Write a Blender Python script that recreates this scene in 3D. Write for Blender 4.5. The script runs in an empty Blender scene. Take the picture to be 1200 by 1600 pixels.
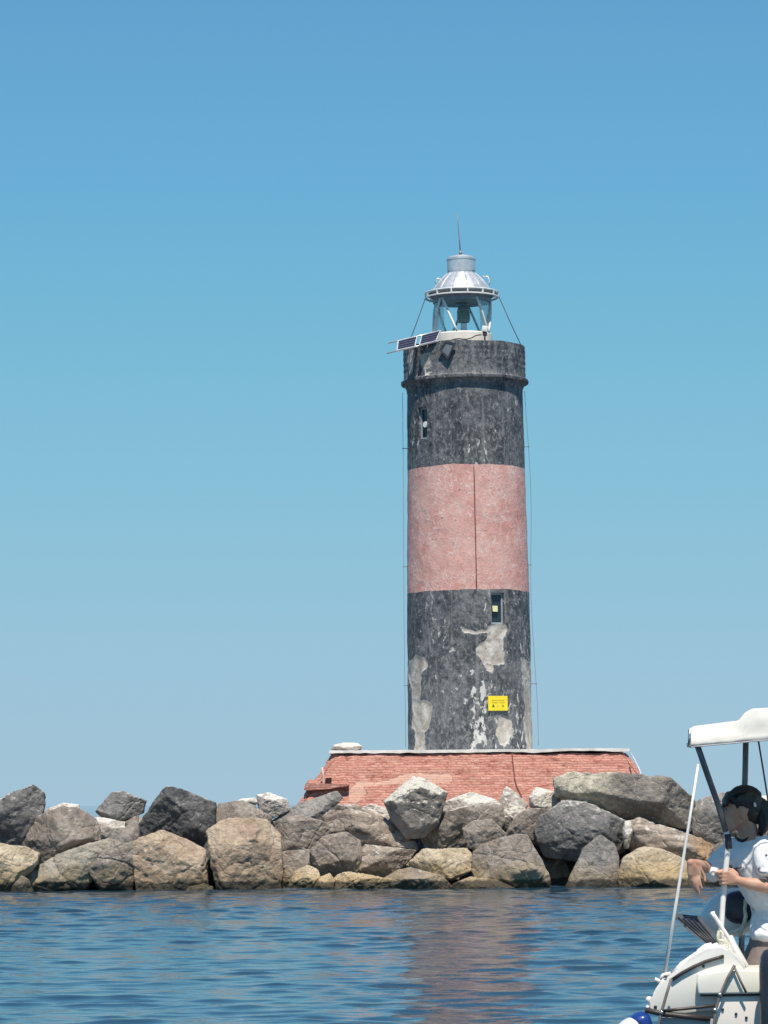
import bpy, bmesh, math, random
import numpy as np
from mathutils import Vector, Matrix, noise
from mathutils.bvhtree import BVHTree
R = math.radians
scene = bpy.context.scene
col = scene.collection
rnd = random.Random(7)

# ------------------------------------------------------------------ camera
FPX = 5000.0                       # focal length in photo pixels
CAM = Vector((0, 0, 2.24))
pitch = math.atan(455 / FPX)
roll = R(0.4)
F = Vector((0, math.cos(pitch), math.sin(pitch)))
U0 = Vector((0, -math.sin(pitch), math.cos(pitch)))
R0 = Vector((1, 0, 0))
RT = math.cos(roll) * R0 - math.sin(roll) * U0
UP = math.sin(roll) * R0 + math.cos(roll) * U0
cd = bpy.data.cameras.new('camera')
cam = bpy.data.objects.new('camera', cd)
col.objects.link(cam)
m3 = Matrix((RT, UP, -F)).transposed()
cam.matrix_world = Matrix.Translation(CAM) @ m3.to_4x4()
cd.sensor_fit = 'VERTICAL'
cd.sensor_height = 36
cd.sensor_width = 27
cd.lens = 36 * FPX / 1600
cd.clip_start = 0.1
cd.clip_end = 20000
scene.camera = cam

def ray(px, py):
    return F + RT * ((px - 600) / FPX) - UP * ((py - 800) / FPX)
FAR, NEAR = 26.4, 4.67              # the breakwater begins FAR + 58 m away, the neighbouring boat is NEAR + 12 m away
def PW(px, py, y):
    d = ray(px, py)
    return CAM + d * (y / d.y)
def P(px, py, Y):
    """the point seen at photo pixel px, py; Y is a distance in the breakwater's frame (over 30) or the boat's"""
    return PW(px, py, Y + (FAR if Y > 30 else NEAR))
def proj(p):
    v = Vector(p) - CAM
    z = v.dot(F)
    return 600 + FPX * v.dot(RT) / z, 800 - FPX * v.dot(UP) / z

# ------------------------------------------------------------------ object helpers
def tag(o, label=None, cat=None, group=None, kind=None):
    if label: o['label'] = label
    if cat: o['category'] = cat
    if group: o['group'] = group
    if kind: o['kind'] = kind
    return o
def empty(name, loc, label, cat, group=None):
    o = bpy.data.objects.new(name, None)
    col.objects.link(o)
    o.location = loc
    o.empty_display_size = 0.2
    return tag(o, label, cat, group)
def link(name, me, mats, parent=None, origin=None, smooth=True):
    """mesh data in world space -> object (with its own origin) under parent"""
    o = bpy.data.objects.new(name, me)
    me.name = name
    for m in (mats if isinstance(mats, (list, tuple)) else [mats]):
        me.materials.append(m)
    col.objects.link(o)
    if smooth:
        me.polygons.foreach_set('use_smooth', [True] * len(me.polygons))
    org = Vector(origin) if origin is not None else Vector((0, 0, 0))
    if origin is not None:
        me.transform(Matrix.Translation(-org))
    o.location = org
    if parent is not None:
        o.parent = parent
        o.matrix_parent_inverse = world_of(parent).inverted()
    return o
def world_of(o):
    m = o.matrix_basis.copy()
    if o.parent is not None:
        m = world_of(o.parent) @ o.matrix_parent_inverse @ m
    return m
def bm_obj(name, bm, mats, parent=None, origin=None, smooth=True, angle=None):
    bmesh.ops.recalc_face_normals(bm, faces=bm.faces)
    me = bpy.data.meshes.new(name)
    bm.to_mesh(me)
    bm.free()
    o = link(name, me, mats, parent, origin, smooth)
    if angle is not None and smooth:
        sharp_by_angle(me, R(angle))
    return o
def sharp_by_angle(me, ang):
    bm = bmesh.new()
    bm.from_mesh(me)
    for e in bm.edges:
        if len(e.link_faces) == 2 and e.calc_face_angle(0) > ang:
            e.smooth = False
    bm.to_mesh(me)
    bm.free()

def frame_of(d):
    d = d.normalized()
    a = Vector((0, 0, 1)) if abs(d.z) < .9 else Vector((1, 0, 0))
    x = d.cross(a).normalized()
    return x, d.cross(x).normalized()
def tube(bm, pts, r, seg=10, r2=None, caps=True):
    pts = [Vector(p) for p in pts]
    rings = []
    n = len(pts)
    x = y = None
    for i, p in enumerate(pts):
        d = (pts[min(i + 1, n - 1)] - pts[max(i - 1, 0)]).normalized()
        if x is None:
            x, y = frame_of(d)
        else:
            x = (x - d * x.dot(d)).normalized()
            y = d.cross(x)
        rr = r if r2 is None else r + (r2 - r) * i / (n - 1)
        rings.append([bm.verts.new(p + (x * math.cos(2 * math.pi * k / seg) + y * math.sin(2 * math.pi * k / seg)) * rr) for k in range(seg)])
    for a, b in zip(rings, rings[1:]):
        for k in range(seg):
            bm.faces.new((a[k], a[(k + 1) % seg], b[(k + 1) % seg], b[k]))
    if caps:
        bm.faces.new(list(reversed(rings[0])))
        bm.faces.new(rings[-1])
    return bm
def box(bm, c, s, rot=None):
    c = Vector(c)
    vs = []
    for dx in (-1, 1):
        for dy in (-1, 1):
            for dz in (-1, 1):
                v = Vector((dx * s[0] / 2, dy * s[1] / 2, dz * s[2] / 2))
                if rot is not None: v = rot @ v
                vs.append(bm.verts.new(c + v))
    for f in ((0, 1, 3, 2), (4, 6, 7, 5), (0, 4, 5, 1), (2, 3, 7, 6), (0, 2, 6, 4), (1, 5, 7, 3)):
        bm.faces.new([vs[i] for i in f])
    return bm
def bevel_all(bm, w, seg=2):
    bmesh.ops.bevel(bm, geom=list(bm.edges), offset=w, segments=seg, affect='EDGES', profile=.6, clamp_overlap=True)
    return bm
def lathe(bm, prof, c, seg=64, close=True, a0=0, a1=2 * math.pi):
    """prof: list of (radius, z) from bottom outside ... ; revolved about the vertical through c"""
    c = Vector(c)
    rings = []
    for (r, z) in prof:
        rings.append([bm.verts.new(c + Vector((r * math.sin(2 * math.pi * k / seg), -r * math.cos(2 * math.pi * k / seg), z))) for k in range(seg)])
    pairs = list(zip(rings, rings[1:]))
    if close: pairs.append((rings[-1], rings[0]))
    for a, b in pairs:
        for k in range(seg):
            bm.faces.new((a[k], a[(k + 1) % seg], b[(k + 1) % seg], b[k]))
    return bm
def prism(bm, pts, off):
    """extrude a polygon of points by the vector off"""
    a = [bm.verts.new(Vector(p)) for p in pts]
    b = [bm.verts.new(Vector(p) + Vector(off)) for p in pts]
    n = len(a)
    f1 = bm.faces.new(a); f2 = bm.faces.new(list(reversed(b)))
    for i in range(n):
        bm.faces.new((a[i], b[i], b[(i + 1) % n], a[(i + 1) % n]))
    return bm
def smooth_loop(pts, per=4):
    """closed Catmull-Rom through 2-D points"""
    n = len(pts); out = []
    for i in range(n):
        p0, p1, p2, p3 = (np.array(pts[(i + k - 1) % n], float) for k in range(4))
        for j in range(per):
            t = j / per
            out.append(tuple(.5 * ((2 * p1) + (-p0 + p2) * t + (2 * p0 - 5 * p1 + 4 * p2 - p3) * t * t + (-p0 + 3 * p1 - 3 * p2 + p3) * t ** 3)))
    return out
def puff(bm, outline, Y, front, back, per=4, n=5, power=.7):
    """rounded cushion-like solid with the given outline (photo pixels at distance Y) and a real depth"""
    loop = [P(x, y, Y) for x, y in smooth_loop(outline, per)]
    c = sum(loop, Vector()) / len(loop)
    rings = []
    for k in range(-n, n + 1):
        t = k / (n + .35) * math.pi / 2
        s = max(math.cos(t), 0) ** power
        dy = math.sin(abs(t)) * (front if k < 0 else back) * (-1 if k < 0 else 1)
        rings.append([bm.verts.new(c + (p - c) * s + Vector((0, dy, 0))) for p in loop])
    m = len(loop)
    for a, b in zip(rings, rings[1:]):
        for k in range(m):
            bm.faces.new((a[k], a[(k + 1) % m], b[(k + 1) % m], b[k]))
    bm.faces.new(rings[0]); bm.faces.new(list(reversed(rings[-1])))
    return bm
def voxelise(me, size, smooth=0, adapt=0):
    """voxel remesh a mesh datablock, returns a new one"""
    o = bpy.data.objects.new('remesh', me)
    col.objects.link(o)
    md = o.modifiers.new('r', 'REMESH'); md.mode = 'VOXEL'; md.voxel_size = size; md.adaptivity = adapt
    if smooth:
        sm = o.modifiers.new('s', 'SMOOTH'); sm.iterations = smooth; sm.factor = .5
    bpy.context.view_layer.update()
    dg = bpy.context.evaluated_depsgraph_get()
    out = bpy.data.meshes.new_from_object(o.evaluated_get(dg))
    bpy.data.objects.remove(o)
    return out

# ------------------------------------------------------------------ materials
class NT:
    def __init__(self, name):
        self.m = bpy.data.materials.new(name)
        self.m.use_nodes = True
        self.t = self.m.node_tree
        self.t.nodes.clear()
        self.out = self.t.nodes.new('ShaderNodeOutputMaterial')
        self.b = self.t.nodes.new('ShaderNodeBsdfPrincipled')
        self.t.links.new(self.b.outputs[0], self.out.inputs[0])
    def n(self, typ, **kw):
        nd = self.t.nodes.new('ShaderNode' + typ)
        for k, v in kw.items(): setattr(nd, k, v)
        return nd
    def l(self, a, b): self.t.links.new(a, b)
    def val(self, sock, v):
        if hasattr(v, 'is_output') or isinstance(v, bpy.types.NodeSocket): self.l(v, sock)
        else: sock.default_value = v
    def geo(self): return self.n('NewGeometry')
    def pos(self): return self.n('NewGeometry').outputs['Position']
    def scale(self, v, s):
        nd = self.n('VectorMath', operation='MULTIPLY'); self.l(v, nd.inputs[0]); nd.inputs[1].default_value = s
        return nd.outputs[0]
    def noise(self, vec, scale, detail=5, rough=.55, dist=0, out='Fac'):
        nd = self.n('TexNoise'); self.l(vec, nd.inputs['Vector'])
        nd.inputs['Scale'].default_value = scale; nd.inputs['Detail'].default_value = detail
        nd.inputs['Roughness'].default_value = rough; nd.inputs['Distortion'].default_value = dist
        return nd.outputs[out]
    def voro(self, vec, scale, feature='F1', out='Distance', rand=1):
        nd = self.n('TexVoronoi', feature=feature); self.l(vec, nd.inputs['Vector'])
        nd.inputs['Scale'].default_value = scale; nd.inputs['Randomness'].default_value = rand
        return nd.outputs[out]
    def ramp(self, fac, a, b, lo=0, hi=1):
        nd = self.n('MapRange', interpolation_type='SMOOTHSTEP'); self.l(fac, nd.inputs[0])
        nd.inputs[1].default_value = a; nd.inputs[2].default_value = b
        nd.inputs[3].default_value = lo; nd.inputs[4].default_value = hi
        return nd.outputs[0]
    def math(self, op, a, b=0.0, clamp=False):
        nd = self.n('Math', operation=op, use_clamp=clamp)
        self.val(nd.inputs[0], a); self.val(nd.inputs[1], b)
        return nd.outputs[0]
    def mix(self, fac, a, b, blend='MIX'):
        nd = self.n('Mix', data_type='RGBA', blend_type=blend)
        self.val(nd.inputs[0], fac)
        for s, v in ((nd.inputs[6], a), (nd.inputs[7], b)):
            if isinstance(v, (tuple, list)): s.default_value = (*v[:3], 1)
            else: self.l(v, s)
        return nd.outputs[2]
    def sep(self, v):
        nd = self.n('SeparateXYZ'); self.l(v, nd.inputs[0]); return nd.outputs
    def bump(self, h, dist, strength=1.0, normal=None):
        nd = self.n('Bump'); self.l(h, nd.inputs['Height'])
        nd.inputs['Distance'].default_value = dist; nd.inputs['Strength'].default_value = strength
        if normal is not None: self.l(normal, nd.inputs['Normal'])
        return nd.outputs[0]
    def set(self, color=None, rough=None, metal=None, normal=None, spec=None, **kw):
        for k, v in (('Base Color', color), ('Roughness', rough), ('Metallic', metal), ('Normal', normal), ('Specular IOR Level', spec)):
            if v is None: continue
            if isinstance(v, (tuple, list)): self.b.inputs[k].default_value = (*v[:3], 1)
            else: self.val(self.b.inputs[k], v)
        return self.m

def plain(name, c, rough=.5, metal=0, var=.12, scale=9, bump=0, spec=.5):
    t = NT(name)
    p = t.pos()
    n = t.noise(p, scale, 6)
    d = tuple(x * (1 - var) for x in c); e = tuple(min(x * (1 + var), .95) for x in c)
    cc = t.mix(t.ramp(n, .3, .7), d, e)
    nm = t.bump(t.noise(p, scale * 4, 4), .01, bump) if bump else None
    rr = t.ramp(t.noise(p, scale * 2.3, 3), .3, .7, max(rough - .08, .02), min(rough + .08, 1))
    return t.set(cc, rr, metal, nm, spec)

def rock_mat(name, a, b, white=.3, warm=.6, strata=0, scale=1.0, wcol=(.62, .59, .53), warmcol=(.40, .29, .15), speck=.5, end=None):
    t = NT(name)
    g = t.geo(); p = g.outputs['Position']
    z = t.sep(p)[2]
    n1 = t.noise(p, 1.1 * scale, 9, .62, .4)
    c = t.mix(t.ramp(n1, .35, .68), a, b)
    # mineral mottling
    n2 = t.noise(p, 7 * scale, 8, .7)
    c = t.mix(t.ramp(n2, .52, .68, 0, .55), c, tuple(min(x * 1.5, .8) for x in b))
    c = t.mix(t.ramp(n2, .46, .32, 0, .6), c, tuple(x * .52 for x in a))
    if strata:
        w = t.n('TexWave', wave_type='BANDS', bands_direction='Z', wave_profile='SAW')
        t.l(p, w.inputs['Vector']); w.inputs['Scale'].default_value = 1.1; w.inputs['Distortion'].default_value = 9
        w.inputs['Detail'].default_value = 4; w.inputs['Detail Scale'].default_value = .6
        c = t.mix(t.math('MULTIPLY', t.ramp(w.outputs['Fac'], .15, .75), strata), c, tuple(min(x * 1.7, .75) for x in b))
    # pale veins
    q = t.n('VectorMath', operation='ADD'); t.l(p, q.inputs[0])
    nn = t.n('TexNoise'); t.l(p, nn.inputs['Vector']); nn.inputs['Scale'].default_value = 2.2; nn.inputs['Detail'].default_value = 5
    sc = t.scale(nn.outputs['Color'], (.55, .55, .55)); t.l(sc, q.inputs[1])
    v = t.voro(q.outputs[0], .95 * scale, 'DISTANCE_TO_EDGE')
    vein = t.math('MULTIPLY', t.ramp(v, .028, .0), t.ramp(t.noise(p, 1.7, 3), .5, .62))
    c = t.mix(t.math('MULTIPLY', vein, .3), c, wcol)
    if end:                            # one end of the boulder has a crust of another colour
        x0, x1, ecol = end
        xx = t.math('ADD', t.sep(p)[0], t.math('MULTIPLY', t.math('SUBTRACT', t.noise(p, 1.6, 6, .65), .5), 1.3))
        en = t.mix(t.ramp(t.noise(p, 5, 7, .7), .38, .62), tuple(x * .55 for x in ecol), ecol)
        c = t.mix(t.ramp(xx, x1, x0, 0, .92), c, en)
    # small light chips and dark pits
    sp = t.ramp(t.noise(p, 15, 3, .6), .66, .72, 0, speck)
    c = t.mix(sp, c, wcol)
    # bird lime on the tops
    nz = t.sep(g.outputs['Normal'])[2]
    wn = t.math('ADD', t.noise(p, 2.6, 8, .72, .8), t.math('MULTIPLY', nz, .30))
    th = .95 - .45 * white
    c = t.mix(t.ramp(wn, th, th + .13, 0, .9), c, wcol)
    # sea-worn ochre stain and the wet foot
    zz = t.math('ADD', z, t.math('MULTIPLY', t.noise(p, 1.5, 5), -1.1))
    c = t.mix(t.ramp(zz, .25, -.35, 0, warm), c, warmcol)
    zw = t.math('ADD', z, t.math('MULTIPLY', t.noise(p, 2.3, 5, .65), -.34))
    wet = t.ramp(zw, .10, .0)
    c = t.mix(t.math('MULTIPLY', wet, .85), c, (.028, .026, .02))
    h = t.math('ADD', t.noise(p, 5.5, 10, .68), t.math('MULTIPLY', t.ramp(v, .04, 0), -.12))
    nm = t.bump(h, .12, .9)
    nm = t.bump(t.noise(p, 26, 5, .6), .02, .55, nm)
    return t.set(c, t.math('SUBTRACT', .88, t.math('MULTIPLY', wet, .5)), 0, nm, .3)

GREY_D = ((.075, .07, .066), (.155, .145, .135))
M = {}
M['dark'] = rock_mat('dark_grey_rock', (0.074, 0.074, 0.078), (0.173, 0.166, 0.160), .42, .35)
M['slate'] = rock_mat('slate_rock', (0.127, 0.121, 0.119), (0.253, 0.237, 0.226), .50, .3)
M['brown'] = rock_mat('brown_grey_rock', (0.189, 0.156, 0.132), (0.354, 0.305, 0.259), .38, .5)
M['tan'] = rock_mat('tan_rock', (0.348, 0.250, 0.177), (0.537, 0.421, 0.311), .22, .5, warmcol=(.38, .27, .16))
M['layer'] = rock_mat('layered_rock', (0.150, 0.114, 0.094), (0.324, 0.264, 0.216), .50, .75, strata=.5)
M['olive'] = rock_mat('olive_grey_rock', (0.198, 0.178, 0.144), (0.384, 0.348, 0.288), .25, .55, strata=.2)
M['pale'] = rock_mat('pale_rock', (0.396, 0.341, 0.297), (0.638, 0.583, 0.517), .80, .3, wcol=(.74, .70, .64))
M['limed'] = rock_mat('limed_rock', (0.196, 0.167, 0.149), (0.345, 0.310, 0.276), .98, .3, wcol=(.70, .65, .57))
M['ochre'] = rock_mat('ochre_rock', (.37, .285, .19), (.62, .51, .375), .40, .85, warmcol=(.50, .355, .19), scale=1.4)
M['crusted'] = rock_mat('crusted_rock', (.175, .15, .132), (.33, .29, .25), .40, .4, end=(5.6, 6.4, (.62, .56, .44)))
M['rusty'] = rock_mat('rusty_layered_rock', (.17, .135, .11), (.33, .27, .22), .50, .5, strata=.5, end=(8.6, 7.8, (.50, .31, .17)))
M['grey'] = rock_mat('mid_grey_rock', (0.198, 0.182, 0.167), (0.347, 0.319, 0.297), .40, .45)

# ------------------------------------------------------------------ boulders
GR = 'boulders of the breakwater'
pend = []
def rock(label, outline, Y, mat, tf=.38, tb=.5, tilt=0., inset=.68, seed=None, rough=1.0, slim=.16):
    """angular boulder: the outline is its silhouette at distance Y, tf / tb its bulge towards and away from the sea (in sizes), tilt leans its face"""
    rr = random.Random(seed if seed is not None else len(pend) * 13 + 5)
    pts = [P(x, y, Y) for x, y in outline]
    c = sum(pts, Vector()) / len(pts)
    w = max(p.x for p in pts) - min(p.x for p in pts); h = max(p.z for p in pts) - min(p.z for p in pts)
    s = math.sqrt(w * h)
    bm = bmesh.new()
    V = bm.verts.new
    for p in pts:
        V(p + Vector((0, -slim * s * rr.uniform(.2, 1), 0)))
        V(p + (c - p) * .02 + Vector((0, slim * s * rr.uniform(.6, 1.6), 0)))
        q = c + (p - c) * rr.uniform(.6, .85)
        V(q + Vector((0, tb * s * rr.uniform(.8, 1.15), 0)))
    # a few corners make large flat facets on the side to the sea
    k0 = rr.random() * 6.28
    m = 3 if len(pts) < 9 else 4
    for i in range(m):
        p = pts[int((i + rr.uniform(.1, .9)) * len(pts) / m) % len(pts)]
        q = c + (p - c) * (inset + rr.uniform(-.25, .14))
        V(q + Vector((0, -tf * s * rr.uniform(.6, 1.15), tilt * h)))
    res = bmesh.ops.convex_hull(bm, input=list(bm.verts))
    junk = list({g for g in res['geom_interior'] + res['geom_unused'] if isinstance(g, bmesh.types.BMVert)})
    if junk: bmesh.ops.delete(bm, geom=junk, context='VERTS')
    for _ in range(3):                 # fracture faces struck off the seaward side
        nrm = Vector((rr.uniform(-.9, .9), -1, rr.uniform(-.55, .8))).normalized()
        far = max((v.co - c).dot(nrm) for v in bm.verts)
        res = bmesh.ops.bisect_plane(bm, geom=bm.verts[:] + bm.edges[:] + bm.faces[:], plane_co=c + nrm * far * rr.uniform(.70, .84), plane_no=nrm, clear_outer=True)
        bmesh.ops.holes_fill(bm, edges=[e for e in bm.edges if len(e.link_faces) == 1], sides=0)
    bmesh.ops.dissolve_limit(bm, angle_limit=R(7), verts=bm.verts, edges=bm.edges)
    bmesh.ops.bevel(bm, geom=list(bm.edges), offset=.012 * s, segments=1, affect='EDGES', profile=.5, clamp_overlap=True)
    bmesh.ops.triangulate(bm, faces=bm.faces)
    me = bpy.data.meshes.new('boulder')
    bm.to_mesh(me); bm.free()
    me.transform(Matrix.Translation(-c))
    o = bpy.data.objects.new('boulder', me)
    col.objects.link(o)
    o.location = c
    md = o.modifiers.new('r', 'REMESH'); md.mode = 'VOXEL'; md.voxel_size = max(.02, .0165 * s)
    tag(o, label, 'rock', GR)
    pend.append((o, mat, s, rr.uniform(0, 50), rough))
    return o
def finish_rocks():
    bpy.context.view_layer.update()
    dg = bpy.context.evaluated_depsgraph_get()
    new = [bpy.data.meshes.new_from_object(o.evaluated_get(dg)) for o, *_ in pend]
    for (o, mat, s, sd, rough), me in zip(pend, new):
        old = o.data
        o.modifiers.clear()
        o.data = me
        me.name = 'boulder'
        n = len(me.vertices)
        co = np.empty(n * 3, np.float32); me.vertices.foreach_get('co', co); co = co.reshape(-1, 3)
        no = np.empty(n * 3, np.float32); me.vertices.foreach_get('normal', no); no = no.reshape(-1, 3)
        off = Vector((sd, sd * .7, -sd))
        d = np.empty(n, np.float32)
        rc = random.Random(int(sd * 1000))
        cracks = []
        for _ in range(0 if mat in ('tan', 'grey', 'pale') else rc.choice((0, 0, 1, 1, 2))):
            cn = Vector((rc.uniform(-1, 1), rc.uniform(-.4, .4), rc.uniform(-1, 1))).normalized()
            cracks.append((cn, rc.uniform(-.22, .22), rc.uniform(.010, .022)))
        for i in range(n):
            v = Vector(co[i]) / s
            w = v + off
            a = noise.fractal(w * 2.1, 1.0, 2.1, 4)
            f = noise.voronoi(w * 2.7 + Vector((a, -a, a)) * .25)[0]
            crack = max(0, .10 - (f[1] - f[0])) / .10
            split = 0
            for cn, co_, dp in cracks:
                e = (v.dot(cn) - co_ + .05 * noise.noise(w * 2.6) + .018 * noise.noise(w * 9)) / .013
                if abs(e) < 3: split -= dp * math.exp(-e * e)
            r = 1 - abs(noise.noise(w * 4.6 + Vector((3, 1, 9))))
            d[i] = .016 * a + .020 * (.42 - f[0]) - .010 * crack * crack + .016 * (r - .7) + .013 * noise.noise(w * 13) + .006 * noise.noise(w * 29) + split
        co += no * (d * s * rough)[:, None]
        me.vertices.foreach_set('co', co.ravel())
        me.materials.clear()
        me.materials.append(M[mat])
        me.polygons.foreach_set('use_smooth', [True] * len(me.polygons))
        me.update()
        sharp_by_angle(me, R(27))
        bpy.data.meshes.remove(old)
# label, outline, Y, material ... ; listed from the sea upwards, left to right
rock('slanted dark grey boulder, leaning up to a point at the left end of the breakwater', [(-60,1290),(0,1268),(45,1233),(58,1228),(70,1238),(71,1257),(67,1275),(34,1322),(-60,1330)], 60.2, 'slate', .35, .5, .28)
rock('rounded brown-grey boulder beside the slanted dark one', [(30,1325),(58,1276),(96,1259),(122,1263),(146,1276),(157,1292),(160,1315),(110,1345),(63,1352),(36,1340)], 59.9, 'brown', .42, .5, .02)
rock('low white rock edge peeping over the rounded brown-grey boulder', [(66,1275),(72,1264),(100,1254),(124,1257),(130,1275),(100,1285)], 61.2, 'pale', .3, .5)
rock('cracked pale orange-tan boulder low at the water, leftmost in the bottom row', [(-60,1322),(0,1317),(41,1322),(61,1333),(57,1350),(30,1370),(18,1396),(-60,1398)], 58.4, 'ochre', .4, .5, -.05)
rock('small dark wet rock between the pale tan boulder and the ribbed slab', [(14,1385),(30,1366),(46,1374),(54,1396),(16,1398)], 58.2, 'dark', .4, .5)
rock('long olive-grey slab with ribbed upper edge, sloping down to the water', [(33,1368),(88,1334),(172,1307),(184,1311),(182,1326),(140,1362),(146,1375),(131,1397),(48,1398)], 58.9, 'olive', .25, .4, -.12, .7)
rock('angular brown-grey boulder rising to a sharp peak behind the tan pentagon rock', [(135,1360),(190,1306),(217,1270),(219,1312),(209,1325),(208,1397),(160,1398),(148,1372)], 58.6, 'brown', .30, .45, -.10, .6)
rock('small dark angular rock with white streaks perched on the skyline above the peaked boulder', [(149,1268),(174,1238),(192,1235),(229,1251),(224,1270),(186,1292),(172,1288)], 61.0, 'slate', .4, .45, .05)
rock('pale broken rubble rock tucked under the perched dark rock', [(150,1276),(175,1284),(200,1284),(200,1312),(170,1318),(152,1308)], 60.6, 'pale', .3, .4)
rock('brown stub of rock wedged between the peaked boulder and the big black one', [(196,1285),(212,1274),(232,1280),(236,1320),(205,1325)], 60.5, 'brown', .3, .4)
rock('big black-grey boulder with pale crest, above the tan pentagon-shaped one', [(214,1302),(224,1277),(250,1238),(268,1234),(306,1241),(339,1254),(336,1288),(326,1300),(322,1332),(280,1335),(216,1320)], 60.0, 'dark', .38, .5, .30)
rock('tan pentagon-shaped boulder with a peaked top standing in the water', [(205,1316),(251,1297),(272,1303),(322,1327),(326,1396),(213,1398)], 58.5, 'tan', .30, .5, -.10, .7)
rock('small yellow sea-worn stone at the foot of the tan pentagon boulder', [(288,1393),(294,1386),(318,1380),(333,1385),(334,1396),(300,1400)], 57.7, 'ochre', .4, .5)
rock('upright tan squared block with cut corners standing in the water', [(321,1299),(344,1281),(364,1276),(417,1279),(440,1306),(442,1396),(342,1398),(333,1366)], 58.6, 'tan', .26, .5, -.07, .74)
rock('wedge of rock in the gap between the two tan boulders, shade painted dark', [(316,1330),(326,1310),(345,1330),(348,1397),(318,1397)], 59.6, 'dark', .3, .5, .1)  # dark stone colour stands for the shade in the gap
rock('brown-grey rock behind the upright tan block', [(326,1295),(341,1254),(378,1251),(395,1258),(425,1278),(420,1300),(340,1305)], 60.2, 'brown', .4, .5)
rock('bright white rock on the skyline, biggest of the white ones left of the brick plinth', [(400,1241),(420,1238),(450,1249),(454,1266),(423,1280),(404,1270)], 61.2, 'pale', .4, .5, .05)
rock('small white stone on the skyline above the upright tan block', [(368,1252),(376,1248),(398,1246),(404,1254),(392,1264),(372,1262)], 61.6, 'pale', .4, .5)
rock('smooth flat grey slab lying against the lower corner of the brick plinth', [(425,1282),(471,1253),(528,1236),(536,1246),(519,1268),(500,1290),(430,1292)], 61.3, 'grey', .28, .4, -.15, .7)
rock('dark grey cracked boulder to the right of the upright tan block', [(425,1284),(471,1273),(509,1284),(525,1299),(490,1320),(482,1340),(436,1340),(430,1305)], 59.9, 'brown', .4, .5, .05)
rock('long brown layered boulder slanting down under the brick plinth', [(503,1277),(525,1257),(556,1256),(604,1280),(650,1316),(655,1328),(620,1352),(572,1345),(535,1325),(512,1300)], 60.0, 'layer', .32, .5, .04, .65)
rock('dark pitted rock lying behind the long layered boulder', [(560,1262),(580,1256),(606,1262),(618,1290),(600,1300),(570,1285)], 61.0, 'limed', .3, .5)
rock('rounded brown boulder with a knob, between the cracked grey and the layered one', [(484,1330),(503,1306),(541,1300),(565,1313),(566,1342),(556,1372),(534,1384),(500,1374),(487,1350)], 58.9, 'brown', .38, .5, -.02)
rock('brown tapering boulder under the end of the long layered one', [(555,1330),(570,1320),(600,1322),(653,1328),(622,1354),(619,1370),(580,1378),(556,1360)], 59.0, 'layer', .35, .5)
rock('low dark brown rock beside the foot of the upright tan block', [(438,1330),(484,1327),(495,1350),(468,1375),(452,1397),(440,1397)], 59.1, 'brown', .35, .5)
rock('yellow broken rock with dark hollows at the waterline, left of its low twin', [(450,1385),(460,1362),(480,1350),(497,1358),(502,1375),(496,1397),(455,1398)], 58.2, 'ochre', .4, .5, 0, .6, None, 1.4)
rock('small buff stone at the waterline between two yellow rocks', [(490,1385),(500,1370),(516,1364),(524,1376),(520,1398),(492,1398)], 57.9, 'ochre', .4, .5)
rock('low yellow ledge-like rock at the waterline below the brown tapering boulder', [(515,1380),(528,1366),(545,1362),(570,1370),(614,1374),(616,1398),(518,1398)], 58.0, 'ochre', .35, .5, 0, .65, None, 1.4)
rock('dark boulder splashed with white on its right side, standing tall before the plinth', [(599,1252),(645,1212),(657,1214),(699,1238),(692,1268),(686,1290),(662,1312),(635,1312),(614,1285)], 59.7, 'limed', .42, .5, .12, .5)
rock('low whitish flat-topped rock right of the white-splashed boulder', [(684,1256),(735,1237),(775,1249),(784,1258),(742,1272),(705,1278),(688,1268)], 60.8, 'pale', .35, .5)
rock('wide dark grey boulder lying behind the small cube-like rock', [(655,1312),(687,1272),(740,1256),(787,1258),(790,1285),(770,1310),(722,1330),(664,1328)], 60.0, 'brown', .38, .5, .1)
rock('pale pointed stone leaning against the brick plinth', [(772,1264),(791,1228),(812,1244),(826,1258),(812,1276),(790,1284)], 61.0, 'pale', .35, .5)
rock('small brown-white rock below the pale pointed stone', [(772,1290),(782,1266),(812,1258),(828,1268),(812,1290),(790,1300)], 60.3, 'limed', .35, .5)
rock('small white craggy rock left of the long flat capping boulder', [(826,1246),(838,1229),(872,1239),(880,1256),(855,1272),(828,1264)], 61.0, 'pale', .4, .5)
rock('mid-sized grey rock wedged left of the huge grey boulder', [(790,1302),(804,1276),(826,1262),(862,1264),(866,1290),(845,1320),(800,1322)], 59.9, 'brown', .38, .5)
rock('small cube-like grey rock resting on two larger boulders', [(721,1294),(740,1282),(768,1279),(793,1304),(780,1322),(750,1332),(732,1326)], 59.0, 'brown', .42, .5, -.05)
rock('big grey-brown boulder with yellowish foot, standing in the water below the cube-like rock', [(738,1332),(750,1320),(792,1305),(824,1303),(843,1335),(859,1366),(860,1397),(800,1392),(745,1385),(736,1360)], 58.6, 'brown', .34, .5, -.05, .65)
rock('cream and ochre angular block low in front of the wide dark boulder', [(632,1353),(660,1327),(730,1325),(740,1338),(740,1358),(706,1378),(663,1366)], 58.8, 'ochre', .32, .5, -.06, .6)
rock('low brown rock awash under the cream and ochre block', [(600,1372),(620,1360),(642,1355),(690,1368),(706,1382),(704,1397),(606,1398)], 58.2, 'brown', .35, .5)
rock('wet brown ledge barely above the water beside the low brown rock', [(698,1384),(735,1370),(775,1374),(806,1388),(804,1399),(700,1399)], 58.0, 'layer', .35, .5)
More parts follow.
